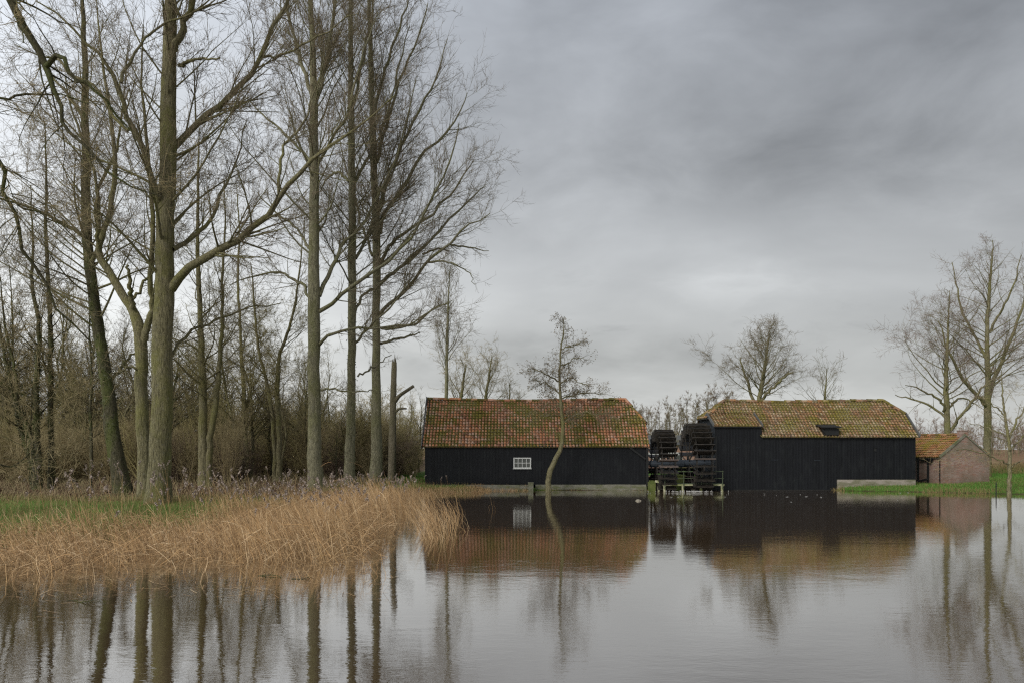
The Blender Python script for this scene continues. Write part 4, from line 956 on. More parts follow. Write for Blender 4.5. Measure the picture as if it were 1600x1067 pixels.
M_grass = mat("grass_blade", lambda g, b: g.mix(g.ramp(g.white(g.comb(g.math('FLOOR', g.math('MULTIPLY', g.sep(g.tc('UV'))[0], 3000.0)), 1.0))[0], [(0., 0.), (1., 1.)]), g.mix(g.noise(g.tc(), .8, 3), (.050, .150, .016), (.10, .235, .026)), (.15, .25, .055)), .7, .25)
M_drygrass = mat("dry_grass_blade", lambda g, b: g.mix(g.noise(g.tc(), 1.2, 3), (.30, .22, .10), (.16, .13, .05)), .8, .2)
def build_grass():
    m = MB()
    def patch(n, x0, x1, y0, y1, fn, h0, h1, w, mi=0):
        X, Y = scatter(n, x0, x1, y0, y1, fn); Z = ground_z(X, Y)-.01
        P, Wd, sd = reed_strands(X, Y, rv.uniform(h0, h1, len(X)), rv.uniform(.1, .7, len(X)), 0*X, K=3, w=w, z0=Z); V, Fq, uv = ribbons(P, Wd, sd); m.add(V, Fq, mi, uv)
    land = lambda lo: (lambda X, Y: (land_d(X, Y) > lo))
    patch(60000, 20, 42, 46, 62, land(.15), .05, .16, .020)
    patch(30000, 28, 66, 56, 88, land(.3), .06, .2, .03)
    patch(26000, 20, 42, 46, 55, lambda X, Y: (np.abs(land_d(X, Y)-.1) < .6) & (vnoise(X, Y, 1.6, 3) > .35), .06, .32, .018, 1)
    patch(60000, -26, -7, 22, 40, lambda X, Y: (land_d(X, Y) > .1) & (rv.random(len(X)) < np.clip(1.2-(Y-35)/5, 0, 1)), .05, .17, .014)
    patch(16000, -26, -7, 22, 38, land(.0), .12, .5, .010, 1)
    patch(9000, 20, 42, 47, 60, land(.1), .06, .24, .016, 1)
    patch(30000, -12, -1.5, 44, 66, land(.2), .05, .17, .020)
    patch(6000, -12, -1.5, 43, 58, land(.0), .1, .35, .014, 1)
    patch(1500, -2, 9, 51.6, 52.4, land(-.1), .04, .10, .014, 1)
    patch(9000, 34, 75, 70, 90, land(.3), .3, .9, .03, 1)
    o = m.build('bank_grass', [M_grass, M_drygrass], uvs=True); meta(o, 'short green grass with dry tufts growing on the banks', 'grass', kind='stuff')
    # bramble and dead stems on the floor of the wood
    m = MB()
    X, Y = scatter(52000, -52, -7, 34, 72, lambda X, Y: (land_d(X, Y) > 1) & (X/Y < -.17) & (Y > 35+3*vnoise(X, Y, 3, 9)+np.clip((X+13)*1.5, 0, 30)))
    n = len(X); P, Wd, sd = reed_strands(X, Y, rv.gamma(3, .14, n), rv.uniform(.3, 1.3, n), 0*X, K=5, w=.012, curl=1.4); V, Fq, uv = ribbons(P, Wd, sd); m.add(V, Fq, 0, uv)
    X2, Y2 = scatter(60000, -50, -7, 33, 60, lambda X, Y: (land_d(X, Y) > 1) & (X/Y < -.17) & (Y > 35+3*vnoise(X, Y, 3, 9)+np.clip((X+13)*1.5, 0, 30))); quads_at(rv, m, np.stack([X2, Y2, ground_z(X2, Y2)+rv.uniform(0, .12, len(X2))], 1), rv.uniform(.05, .11, len(X2)), 1)
    M_leaf = mat("dead_leaf", lambda g, b: g.mix(g.noise(g.tc(), 7, 3), (.060, .034, .024), (.17, .095, .065)), .9, .1)
    o = m.build('undergrowth', [M_twig_brown, M_leaf], uvs=True); meta(o, 'brown tangle of dead stems and fallen leaves on the floor of the wood', 'undergrowth', kind='stuff')
build_grass()

# far-off wood: one mass closing the view behind the thicket
def far_wood(name, label, n, x0, x1, y0, y1, ht, seed, tw, mt=M_bark_dark, fine=.018, dens=1.):
    rng = np.random.default_rng(seed); X = rng.uniform(x0, x1, n); Y = rng.uniform(y0, y1, n); h = ht*rng.uniform(.45, 1.1, n)
    P, Rr = run(rng, np.stack([X, Y, ground_z(X, Y)-.2], 1), np.tile([[0, 0, 1.]], (n, 1))+rng.normal(0, .10, (n, 3)), h, .006*h+.02, 8, .05, .07, .2)
    m = MB(); m.tube(P, Rr, 4, 0)
    sp = [dict(dens=2.6*dens, t0=.05, t1=1., ang=.85, asd=.3, ratio=.36, K=5, rr=.5, trop=.05, noise=.16, lmin=1., lmax=4, rmin=fine*1.1),
          dict(dens=4.0*dens, t0=.1, t1=1., ang=.8, asd=.3, ratio=.6, K=4, rr=.7, trop=.05, noise=.25, lmin=.6, lmax=1.8, rmin=fine)]
    for k, (p, r) in enumerate(crown_levels(rng, (P, Rr), sp)[1:]): m.tube(p, r, 3, 1)
    o = m.build(name, [mt, tw]); meta(o, label, 'wood', kind='stuff')
far_wood('far_wood', 'far brown wood closing the view behind the thicket on the left', 620, -100, -14, 92, 140, 10, 61, M_twig_brown)
far_wood('far_copse', 'far low wooded strip along the horizon on the right', 420, 88, 240, 190, 260, 10.0, 62, M_twig_red, fine=.03)
far_wood('far_hedge', 'far brown hedge seen low between the barn and the mill', 200, 14, 40, 112, 135, 4.5, 63, M_twig_brown)

# ------------------------------------------------------------------ things afloat
def foam():
    m = MB(); n = 22; X = rv.normal(14.5, 5.5, n); Y = 50.3-rv.gamma(1.8, 2.0, n)
    k = (X > 7) & (X < 27) & (land_d(X, Y) < -.6); X, Y = X[k], Y[k]
    for x, y in zip(X, Y):
        s = rv.uniform(.006, .022); L = s*rv.uniform(2, 8); S = 7; a = np.arange(S)/S*2*pi; r = rv.uniform(.6, 1.2, S)
        top = np.stack([x+np.cos(a)*L*r, y+np.sin(a)*s*r, np.full(S, .012)], 1)
        m.cap(np.array([x, y, .022]), top, 0)
    # white water below the walkway
    for _ in range(90):
        x, y = rv.normal(11.4, .9), 50.6+rv.normal(0, .35); s = rv.uniform(.005, .018); a = np.arange(7)/7*2*pi; r = rv.uniform(.5, 1.3, 7)
        m.cap(np.array([x, y, rv.uniform(.03, .07)]), np.stack([x+np.cos(a)*s*3*r, y+np.sin(a)*s*r, np.full(7, .012)], 1), 0)
    o = m.build('foam', mat("river_foam", lambda g, b: g.mix(g.noise(g.tc(), 12, 3), (.30, .28, .25), (.62, .62, .60)), .6, .3)); meta(o, 'flecks of white foam drifting below the wheels', 'foam', kind='stuff')
foam()
p = W3(997, 782, 42.0); m = MB(); a = np.arange(9)/9*2*pi
for dx, s, h in ((0, .12, .10), (.10, .08, .06), (-.09, .06, .045)):
    ring = np.stack([p[0]+dx+np.cos(a)*s, p[1]+np.sin(a)*s*.8, np.full(9, -.02)], 1); mid = ring.copy(); mid[:, 2] = h*.7; mid[:, :2] = (mid[:, :2]-[p[0]+dx, p[1]])*.8+[p[0]+dx, p[1]]
    m.add(np.vstack([ring, mid]), [[i, (i+1) % 9, (i+1) % 9+9, i+9] for i in range(9)]); m.cap(np.array([p[0]+dx, p[1], h]), mid)
o = m.build('floating_clump', M_plinth, smooth=True); meta(o, 'pale frothy clump floating on the dark reflection of the first barn', 'debris')
def driftwood(label, px, py, L, seed):
    rng = np.random.default_rng(seed); D = H*F/(py-697); c = W3(px, py, D); c[2] = .01
    P, Rr = run(rng, c[None]+[[-L/2, 0, 0]], np.array([[1, .1, .05]]), np.array([L]), np.array([.013]), 14, -.01, .22, .3); P[..., 2] = np.abs(P[..., 2])*.35
    m = MB(); m.tube(P, Rr, 6); Q, q = kids(rng, P, Rr, 7, .1, .95, .8, .3, .4, 6, .6, .03, .15, lmin=.15, lmax=.6, rmin=.006); m.tube(Q, q, 4)
    o = m.build('driftwood', M_bark_dark, smooth=True); meta(o, label, 'branch')
driftwood('dark twiggy branch lying in the water below the left end of the reeds', 147, 938, 1.0, 3)
driftwood('short dark stick floating in front of the reeds below the smooth grey bole', 428, 899, .7, 4)
driftwood('dark knobbly branch stub floating by the reeds, right of the floating stick', 474, 904, .5, 5)

# ------------------------------------------------------------------ the big trees on the left bank
def T(name, label, cat, D, trunks, limbs, **kw):
    tps = [rooted(pxp(D, t)) if i == 0 or t[0][1] > 690 else pxp(D, t) for i, t in enumerate(trunks)]
    return make_tree(name, label, cat, (tps[0][0, 0], tps[0][0, 1]), tps, [pxp(D, l) for l in limbs], **kw)

# thickest poplar, standing behind the reeds
T('poplar_tree', 'thickest grey-brown poplar trunk rising straight behind the low reeds, long bare limb sweeping right', 'tree', 34,
  [[(246, 830, 42), (250, 720, 37), (254, 600, 35), (256, 480, 33), (258, 380, 31), (262, 250, 28), (264, 120, 24), (266, 0, 20), (268, -140, 15), (268, -260, 8), (266, -340, 2)]],
  [[(268, 452, 17), (290, 425, 15, -.5), (330, 398, 14, -1), (372, 375, 12, -1.6), (410, 345, 11, -2), (436, 305, 9, -2.4), (470, 272, 8, -2.8), (505, 235, 6, -3.2), (560, 200, 4, -3.6), (620, 150, 1.6, -4)],
   [(436, 305, 6, -2.4), (437, 280, 5, -2.3), (444, 240, 5, -2.2), (456, 215, 4, -2), (480, 180, 3, -2), (500, 120, 1.6, -2)],
   [(268, 243, 13), (282, 222, 12, .4), (310, 190, 11, .8), (345, 163, 10, 1.1), (385, 120, 9, 1.4), (408, 88, 8, 1.7), (430, 40, 7, 2), (452, 0, 6, 2.4), (480, -60, 4, 2.8), (500, -150, 1.5, 3)],
   [(409, 88, 5, 1.7), (430, 88, 4, 1.6), (455, 80, 4, 1.4), (500, 55, 3, 1), (560, 20, 1.5, .8)],
   [(272, 80, 13), (284, 45, 12, -.3), (298, 5, 11, -.5), (318, -60, 9, -.6), (335, -140, 5, -1), (345, -230, 2, -1)],
   [(280, 105, 7), (292, 97, 6, -.3), (315, 93, 4, -.6), (343, 95, 3, -.9)],
   [(270, 390, 9), (300, 372, 8, .8), (330, 340, 6, 1.4), (352, 290, 5, 2), (372, 250, 3, 2.5), (385, 190, 1.5, 3)],
   [(252, 330, 13), (243, 300, 12, -.6), (226, 240, 10, -1), (205, 190, 9, -1.4), (190, 150, 8, -1.8), (175, 115, 7, -2), (150, 80, 5, -2.3), (110, 40, 4, -2.8), (60, 0, 2, -3)],
   [(190, 130, 6, -1.8), (203, 95, 5, -1.6), (225, 60, 4, -1.4), (260, 35, 4, -1.2), (310, 15, 3, -1.2), (360, -20, 1.5, -1)],
   [(206, 200, 6, -1.4), (190, 200, 6, -1.3), (165, 160, 5, -1), (140, 130, 5, -1), (112, 120, 5, -1), (95, 92, 4, -1), (70, 90, 3, -1), (20, 70, 1.5, -.6)],
   [(262, 560, 6), (300, 520, 5, 1), (340, 500, 4, 1.8), (390, 480, 3, 2.5), (440, 474, 1.5, 3)]],
  auto=[dict(n=44, t0=.34, t1=.97, L0=8, L1=3.0, ang0=1.0, ang1=.5, trop=.055, rr=.17)], spec=scaled(POPLAR, 1, 1.), seed=11, trunkS=28)

T('poplar_tree', 'grey trunk forking into two crooked arms just left of the thickest poplar', 'tree', 37,
  [[(226, 800, 23), (224, 700, 22), (221, 600, 22), (219, 520, 21), (204, 480, 15, .3), (184, 450, 14, .4), (168, 420, 13, .5), (154, 400, 12, .5), (160, 370, 10, .6), (172, 330, 9, .8), (180, 260, 8, 1), (172, 180, 6, 1.2), (160, 90, 4, 1.4), (150, 0, 1.5, 1.5)],
   [(222, 540, 14), (232, 505, 12, -.4), (238, 480, 10, -.6), (234, 430, 9, -.8), (240, 350, 8, -1), (232, 250, 6, -1), (222, 140, 4, -1.2), (225, 40, 2, -1.2)]],
  [[(206, 482, 9), (205, 455, 8, -.5), (202, 435, 6, -.7), (198, 412, 5, -.9)],
   [(205, 470, 6), (225, 445, 5, .5), (240, 425, 4, .9), (270, 400, 2, 1.5)],
   [(158, 400, 9, .5), (150, 370, 7, 0), (152, 330, 6, 0), (148, 270, 5, -.3), (120, 200, 4, -.8), (100, 120, 2, -1)],
   [(222, 574, 5), (205, 575, 4, -.5), (188, 578, 3, -1), (170, 590, 2, -1.4)]],
  auto=[dict(n=26, t0=.36, t1=.97, L0=5.5, L1=2.4, ang0=.9, ang1=.6, trop=.05, rr=.26), dict(n=18, t0=.3, t1=.97, L0=5, L1=2.2, ang0=.9, ang1=.6, trunk=1, rr=.35)],
  spec=scaled(OAKY, 1, .8), seed=12, mt=M_bark, trunkS=18)

T('leaning_tree', 'mossy trunk leaning left with a slight curve, standing left of the thickest poplar', 'tree', 41,
  [[(196, 780, 31), (186, 740, 27), (174, 660, 24), (164, 580, 21), (152, 500, 19), (143, 440, 18), (137, 390, 17), (135, 300, 15), (134, 200, 13), (133, 110, 10), (130, 20, 7), (128, -80, 3)]],
  [[(143, 410, 8), (152, 390, 7, -.4), (158, 350, 7, -.8), (150, 310, 6, -1), (176, 250, 5, -1.3), (186, 210, 4, -1.6), (200, 140, 2, -2)],
   [(134, 190, 7), (120, 170, 6, .5), (108, 150, 5, .9), (92, 130, 4, 1.4), (70, 110, 2, 2)],
   [(134, 372, 7), (100, 350, 6, -.7), (60, 330, 5, -1.4), (10, 310, 3, -2), (-40, 300, 2, -2.5)],
   [(166, 600, 5), (190, 575, 5, .8), (205, 555, 4, 1.4), (225, 552, 2, 2)]],
  auto=[dict(n=40, t0=.34, t1=.97, L0=7.5, L1=2.6, ang0=1.05, ang1=.6, trop=.04, rr=.24)], spec=scaled(OAKY, 1, 1.0), seed=13, mt=M_bark_dark, ml=M_bark, trunkS=20, ivy=900)

T('poplar_tree', 'tall poplar with smooth straight grey bole, thickest of the three trunks left of the barn', 'tree', 47,
  [[(493, 770, 26), (492, 700, 24), (491, 600, 22), (491, 500, 21), (490, 400, 19), (491, 300, 17), (491, 200, 15), (490, 140, 13), (488, 60, 10), (484, -20, 8), (480, -120, 5), (478, -210, 2)]],
  [[(499, 487, 8), (520, 474, 7, -.5), (546, 452, 6.5, -1), (583, 425, 6, -1.5), (615, 400, 5, -2), (650, 360, 4.5, -2.4), (682, 300, 4, -3), (705, 245, 3, -3.4), (718, 190, 1.5, -3.8)],
   [(499, 463, 8), (510, 436, 7.5, .5), (521, 416, 7, .8), (530, 395, 6.5, 1.2), (537, 380, 6, 1.4), (558, 360, 5, 1.8), (585, 320, 4.5, 2.2), (612, 260, 3.5, 2.6), (635, 190, 2.5, 3), (650, 120, 1.4, 3.2)],
   [(499, 539, 6), (512, 526, 5.5, -.8), (530, 519, 5, -1.2), (556, 512, 4.5, -1.8), (580, 514, 4, -2.2), (612, 511, 3.5, -2.6), (640, 507, 3, -3), (665, 492, 2.4, -3.2), (705, 470, 1.4, -3.4)],
   [(501, 609, 4), (515, 607, 3.5, -.6), (535, 609, 3, -1.2), (560, 612, 2.5, -1.6), (585, 609, 1.4, -2)],
   [(484, 466, 5), (476, 448, 5, .8), (460, 437, 4.5, 1.4), (438, 428, 4, 2), (400, 431, 3, 2.8), (360, 445, 1.4, 3.4)],
   [(487, 392, 5), (474, 372, 4.5, .8), (455, 350, 4, 1.5), (430, 330, 3, 2), (400, 300, 1.5, 2.5)],
   [(490, 160, 8), (478, 120, 7, .3), (462, 70, 6, .6), (450, 20, 5, .8), (445, -60, 3, 1), (440, -130, 1.5, 1)],
   [(493, 160, 8), (505, 120, 7.5, -.3), (515, 70, 6, -.6), (525, 0, 5, -.8), (535, -90, 3, -1), (545, -160, 1.5, -1)],
   [(495, 258, 6), (510, 235, 5.5, -.6), (528, 205, 5, -1), (548, 170, 4.5, -1.4), (556, 125, 4, -1.6), (575, 70, 2.5, -2), (590, 20, 1.4, -2)],
   [(488, 255, 5), (470, 235, 4.5, .8), (440, 205, 4, 1.4), (410, 180, 3, 1.8), (380, 150, 1.5, 2)]],
  auto=[dict(n=50, t0=.36, t1=.97, L0=8, L1=3.0, ang0=.9, ang1=.45, trop=.06, rr=.20)], spec=scaled(POPLAR, 1, 1.), seed=14, mt=M_bark_grey, trunkS=22)

T('poplar_tree', 'slender poplar with dark moss patches low on its bole, middle of the three straight trunks', 'tree', 50,
  [[(547, 775, 20), (547, 700, 17), (549, 600, 15), (550, 500, 14), (550, 400, 14), (550, 300, 13), (549, 200, 11), (548, 100, 9), (547, 20, 8), (546, -70, 6), (545, -160, 3)]],
  [[(556, 404, 6), (566, 388, 5.5, .8), (575, 370, 5, 1.2), (582, 350, 4.5, 1.6), (600, 300, 4, 2), (625, 240, 3, 2.6), (640, 170, 1.5, 3)],
   [(555, 487, 5.5), (562, 470, 5, .8), (575, 457, 4.5, 1.4), (590, 447, 4, 2), (615, 425, 3.5, 2.4), (650, 395, 2.5, 3), (690, 360, 1.4, 3.4)],
   [(556, 535, 5), (570, 520, 4.5, -.8), (585, 505, 4, -1.4), (610, 480, 3, -2), (640, 440, 1.5, -2.5)],
   [(553, 290, 6), (566, 262, 5.5, .5), (585, 230, 4.5, 1), (605, 180, 4, 1.4), (622, 110, 3, 1.8), (640, 40, 1.5, 2.2)],
   [(545, 285, 5), (530, 270, 5, .8), (515, 275, 4, 1.2), (500, 300, 2, 1.5)],
   [(550, 170, 6), (560, 130, 5, .6), (572, 70, 4.5, 1), (585, 0, 3.5, 1.4), (600, -70, 1.6, 1.6)],
   [(559, 588, 3.5), (575, 578, 3, .6), (590, 570, 2.5, 1), (612, 555, 1.3, 1.5)]],
  auto=[dict(n=46, t0=.34, t1=.97, L0=7.5, L1=3., ang0=.9, ang1=.45, trop=.06, rr=.22)], spec=scaled(POPLAR, 1, 1.), seed=15, mt=M_bark_grey, trunkS=18, ivy=350)

T('poplar_tree', 'rightmost tall poplar with its wide bare crown fanning right over the first barn', 'tree', 53,
  [[(588, 765, 24), (588, 700, 19), (588, 600, 16), (588, 500, 14), (588, 400, 14), (587, 330, 14), (584, 260, 12), (582, 190, 11), (580, 110, 9), (577, 30, 7), (573, -50, 5), (570, -120, 2)]],
  [[(594, 491, 7), (610, 474, 6.5, -.6), (633, 455, 6, -1.1), (652, 431, 5.5, -1.5), (668, 410, 5, -1.8), (700, 383, 4.5, -2.3), (730, 352, 3, -2.8), (765, 335, 1.5, -3)],
   [(594, 443, 7), (608, 431, 6.5, .6), (626, 419, 6, 1.1), (652, 398, 5, 1.6), (682, 367, 4.5, 2), (715, 330, 3.5, 2.4), (742, 305, 2.5, 2.8), (760, 292, 1.2, 3)],
   [(594, 410, 7), (606, 388, 6, -.6), (620, 374, 5.5, -1), (655, 350, 5, -1.6), (690, 320, 4, -2.1), (718, 285, 3, -2.6), (742, 252, 1.4, -3)],
   [(594, 365, 7.5), (600, 340, 7, .5), (612, 318, 6.5, .8), (630, 292, 6, 1.2), (660, 244, 5, 1.7), (694, 210, 3.8, 2), (718, 175, 2.5, 2.4), (732, 145, 1.2, 2.6)],
   [(592, 330, 7), (602, 295, 6.5, -.4), (618, 250, 6, -.9), (640, 200, 5, -1.3), (664, 155, 4, -1.7), (686, 110, 2.5, -2.1), (698, 60, 1.2, -2.3)],
   [(588, 255, 7), (598, 215, 6, .4), (612, 165, 5, .8), (632, 110, 4, 1.2), (652, 60, 3, 1.6), (670, 5, 1.5, 2)],
   [(596, 513, 5.5), (620, 512, 5, -.8), (645, 508, 4.5, -1.3), (662, 497, 4, -1.8), (680, 480, 3, -2.2), (705, 474, 1.3, -2.6)],
   [(595, 537, 5), (615, 530, 4.5, .7), (640, 524, 3.5, 1.2), (658, 520, 1.3, 1.6)],
   [(584, 190, 6), (592, 150, 5, -.4), (605, 100, 4.5, -.8), (625, 40, 3.5, -1.2), (645, -20, 1.6, -1.5)],
   [(660, 398, 4, 1.6), (690, 388, 3.5, 1.2), (725, 385, 3, .8), (765, 395, 1.2, .4)],
   [(668, 410, 4, -1.8), (700, 410, 3, -2.4), (730, 425, 2, -3), (742, 445, 1, -3.3)],
   [(582, 400, 5), (572, 370, 4.5, 1), (560, 330, 4, 2), (545, 280, 3, 3), (530, 220, 1.4, 3.6)]],
  auto=[dict(n=50, t0=.34, t1=.97, L0=6.8, L1=2.8, ang0=.85, ang1=.42, trop=.065, rr=.20)], spec=scaled(POPLAR, 1, .9), seed=16, mt=M_bark_grey, trunkS=20)

# broken trunk
def broken():
    rng = np.random.default_rng(5); D = 56
    tp = rooted(pxp(D, [(612, 760, 14), (613, 700, 13), (614, 640, 12), (615, 600, 11), (616, 575, 10), (616, 566, 9)]))
    loc = np.array([tp[0, 0], tp[0, 1], gz(tp[0, 0], tp[0, 1])])
    root = empty('broken_tree', loc, 'snapped bare trunk with splintered top and two branch stubs left of the barn', 'dead tree')
    q = catmull(tp, 24); m = trunk_mesh(rng, q[:, :3], q[:, 3], 12)
    tip = q[-1, :3]
    for k in range(6):
        a = k/6*2*pi; c = tip+np.array([math.cos(a)*.12, math.sin(a)*.12, -.1]); h = rng.uniform(.25, .75)
        m.tube([c, c+np.array([rng.normal(0, .03), rng.normal(0, .03), h])], [.07, .012], 5)
    m.build('trunk', M_wood_stub, root, loc, smooth=True)
    for pts in ([(617, 627, 8), (624, 618, 7, -.3), (634, 611, 6.5, -.6), (646, 603, 6, -.9)], [(618, 643, 5), (625, 638, 4.5, -.2), (635, 638, 3, -.5)]):
        q = catmull(pxp(D, pts), 8); b = MB(); b.tube(q[:, :3], q[:, 3], 8); V = b.v[0][-8:]; b.cap(q[-1, :3], V)
        b.build('branch_stub', M_wood_stub, root, loc, smooth=False)
broken()

# near trees off the left edge whose dark limbs hang into view
T('overhanging_tree', 'dark gnarled limbs hanging in from the top left corner, nearest of all the trees', 'tree', 25,
  [[(-330, 860, 46), (-325, 700, 40), (-300, 500, 36), (-290, 300, 33), (-270, 100, 28), (-240, -80, 22), (-200, -250, 12), (-180, -400, 4)]],
  [[(-262, 60, 22), (-180, -40, 20), (-80, -90, 17), (-10, -50, 15), (25, 20, 13.5), (55, 75, 12.5), (75, 110, 11.5), (86, 140, 8), (97, 172, 7), (100, 195, 6.5), (125, 220, 5.5), (158, 262, 4.5), (200, 290, 3, .3), (250, 310, 1.5, .5)],
   [(72, 104, 9), (82, 92, 9, -.3), (92, 86, 8, -.5), (104, 105, 7, -.5), (115, 122, 6, -.5), (140, 138, 5, -.5), (165, 160, 4.5, -.3), (185, 185, 4, 0), (205, 210, 2, .3)],
   [(-290, 280, 16), (-180, 220, 13), (-60, 200, 9, 1), (0, 250, 7, 1.2), (6, 300, 7, 1.4), (30, 350, 6, 1.6), (38, 395, 6, 1.8), (58, 435, 5, 2), (90, 480, 4, 2.4), (130, 520, 3, 3), (150, 560, 1.5, 3.4)],
   [(-250, 140, 12), (-150, 150, 9), (-60, 155, 6), (0, 155, 4.5), (40, 148, 4, .3), (85, 150, 2.5, .5), (130, 160, 1.2, .8)],
   [(-200, 300, 8), (-100, 310, 6), (-40, 300, 4), (10, 312, 3.5, .4), (60, 335, 3, .8), (110, 360, 1.4, 1)],
   [(-280, 420, 10), (-150, 560, 7), (-60, 600, 5), (0, 730, 3.5, 1), (40, 712, 2, 1.4), (60, 700, 1, 1.8)]],
  auto=[dict(n=10, t0=.5, t1=.97, L0=6, L1=3, ang0=1.0, ang1=.6, trop=.02, rr=.35)], spec=scaled(OAKY, .8, .8, .8), seed=17, mt=M_bark_dark, mtw=M_twig_brown, trunkS=18)

# smaller trees at the wood's edge, each its own shape
def multi(name, label, D, stems, seed, spec, n, L0, mt=M_bark_dark, tw=M_twig_brown, cat='tree', ivy=None, group=None, t0=.25):
    tps = [rooted(pxp(D, s)) for s in stems]
    return make_tree(name, label, cat, (tps[0][0, 0], tps[0][0, 1]), tps, [], auto=[dict(n=int(n*1.5), t0=t0, t1=.97, L0=L0*1.15, L1=L0*.4, ang0=.95, ang1=.6, trop=.03, rr=.3, trunk=i, noise=.10) for i in range(len(tps))],
                     spec=spec, seed=seed, mt=mt, mtw=tw, trunkS=10, ivy=ivy, group=group)
multi('alder_tree', 'dark mossy tree with three stems spreading from one base near the left edge', 45,
      [[(60, 770, 16), (52, 700, 13), (40, 660, 10), (24, 620, 7), (8, 560, 5), (-5, 480, 3), (-15, 400, 1.2)],
       [(62, 770, 13), (58, 680, 11), (57, 600, 9), (62, 520, 7), (50, 440, 6), (52, 380, 4), (48, 290, 1.5)],
       [(56, 770, 10), (48, 720, 8), (28, 650, 6), (26, 590, 5), (10, 520, 4), (0, 430, 1.5)]], 31, scaled(OAKY, .8, 1.1), 15, 3.2, ivy=900)
multi('alder_tree', 'straight dark slim trunk wrapped in moss, right of the three-stemmed tree', 46,
      [[(80, 772, 13), (80, 700, 10), (79, 600, 9), (79, 520, 8), (76, 440, 7), (72, 360, 6), (73, 280, 4), (70, 190, 1.5)]], 32, scaled(OAKY, .8, 1.1), 24, 3.2, ivy=700)
multi('alder_tree', 'thin dark sapling with fanning twigs between the slim mossy trunk and the leaning one', 44,
      [[(142, 770, 6), (143, 700, 5.5), (141, 640, 4.5), (144, 590, 4), (140, 520, 3), (142, 450, 1.2)]], 33, scaled(OAKY, .7, 1.1), 18, 2.2, t0=.2)
multi('alder_tree', 'mossy twin-stemmed tree with broad crown right of the thickest poplar', 48,
      [[(318, 765, 20), (318, 700, 17), (317, 620, 14), (316, 560, 12), (313, 500, 9), (310, 430, 8), (309, 360, 6), (310, 270, 4), (312, 200, 1.5)],
       [(326, 765, 14), (328, 690, 12), (338, 620, 10), (344, 560, 8), (347, 500, 6), (348, 430, 5), (352, 350, 3), (350, 280, 1.4)]], 34, scaled(OAKY, .9, 1.1), 22, 4.4, mt=M_bark, tw=M_twig_green)
multi('alder_tree', 'olive-twigged tree with forked crown between the twin-stemmed tree and the smooth grey bole', 54,
      [[(436, 750, 11), (436, 690, 9), (434, 610, 8), (436, 560, 6), (450, 520, 5), (462, 470, 4), (470, 400, 2.5), (476, 340, 1.2)],
       [(430, 750, 8), (428, 680, 7), (420, 610, 6), (405, 550, 5), (398, 480, 4), (392, 410, 1.4)]], 35, scaled(OAKY, .9, 1.2), 18, 4.0, mt=M_bark, tw=M_twig_green)
multi('alder_tree', 'slim branching tree left of the smooth grey bole, reaching the long limb', 58,
      [[(385, 745, 10), (384, 680, 8), (380, 600, 7), (376, 520, 5), (372, 440, 4), (374, 360, 3), (370, 290, 1.2)]], 36, scaled(OAKY, .9, 1.2), 24, 3.8, mt=M_bark, tw=M_twig)

# ------------------------------------------------------------------ trees behind and right of the buildings
def back_tree(name, label, D, trunk, seed, n, L0, L1, a0, a1, spec, limbs=(), mt=M_bark, tw=M_twig, t0=.3, group=None, trop=.05, rr=.28, Lpow=1., extra=None, cat='tree', bias=None, noise=.09):
    tp = rooted(pxp(D, trunk))
    return make_tree(name, label, cat, (tp[0, 0], tp[0, 1]), [tp], [pxp(D, l) for l in limbs], auto=[dict(n=n, t0=t0, t1=.97, L0=L0, L1=L1, ang0=a0, ang1=a1, trop=trop, rr=rr, Lpow=Lpow, noise=noise, bias=bias)],
                     spec=spec, seed=seed, mt=mt, mtw=tw, trunkS=12, group=group, extra=extra)
back_tree('poplar_tree', 'narrow upright poplar rising behind the left end of the first barn roof', 74,
          [(697, 720, 8), (697, 640, 7), (698, 580, 6), (699, 520, 5), (700, 480, 3), (702, 440, 2), (704, 415, 1)], 41, 44, 4.6, 1.6, .55, .4, scaled(POPLAR, 1, .9, 1.2), mt=M_bark_grey, t0=.3, trop=.06)
back_tree('willow_tree', 'bushy brown tree behind the first barn, between the narrow poplar and the small rounded bush', 84,
          [(757, 720, 10), (757, 660, 8), (759, 620, 6), (764, 590, 4), (768, 560, 1.5)], 42, 26, 5.0, 2.6, .75, .5, scaled(OAKY, 1., .9, 1.3), mt=M_bark, tw=M_twig_brown, t0=.25)
back_tree('willow_tree', 'brown bushy tree whose fine top shows left of centre over the first barn roof', 80,
          [(718, 720, 9), (718, 660, 8), (720, 625, 6), (724, 595, 4), (728, 568, 1.5)], 43, 22, 4.6, 2.6, .75, .5, scaled(OAKY, 1., .9, 1.3), mt=M_bark, tw=M_twig_brown, t0=.25)
back_tree('willow_tree', 'small rounded bush top showing furthest right in the clump over the first barn roof', 84,
          [(796, 720, 6), (796, 660, 5), (796, 630, 3), (797, 600, 1.5)], 44, 20, 3.2, 1.6, .8, .5, scaled(OAKY, .8, .8, 1.3), mt=M_bark, tw=M_twig_brown, t0=.3)
back_tree('maple_tree', 'broad bare tree with a pointed top rising behind the middle of the mill roof', 76,
          [(1183, 720, 12), (1184, 660, 10), (1187, 620, 8), (1192, 590, 7), (1197, 560, 5), (1200, 535, 3), (1202, 515, 1)], 45, 56, 5.8, 1.0, .95, .42, scaled(OAKY, .95, 1.05, 1.1),
          limbs=[[(1186, 632, 6), (1200, 612, 5, -.5), (1222, 592, 4, -1), (1240, 580, 2, -1.4)], [(1183, 640, 6), (1172, 610, 5, .5), (1165, 585, 4, .8), (1155, 560, 1.5, 1)]], tw=M_twig, t0=.3)
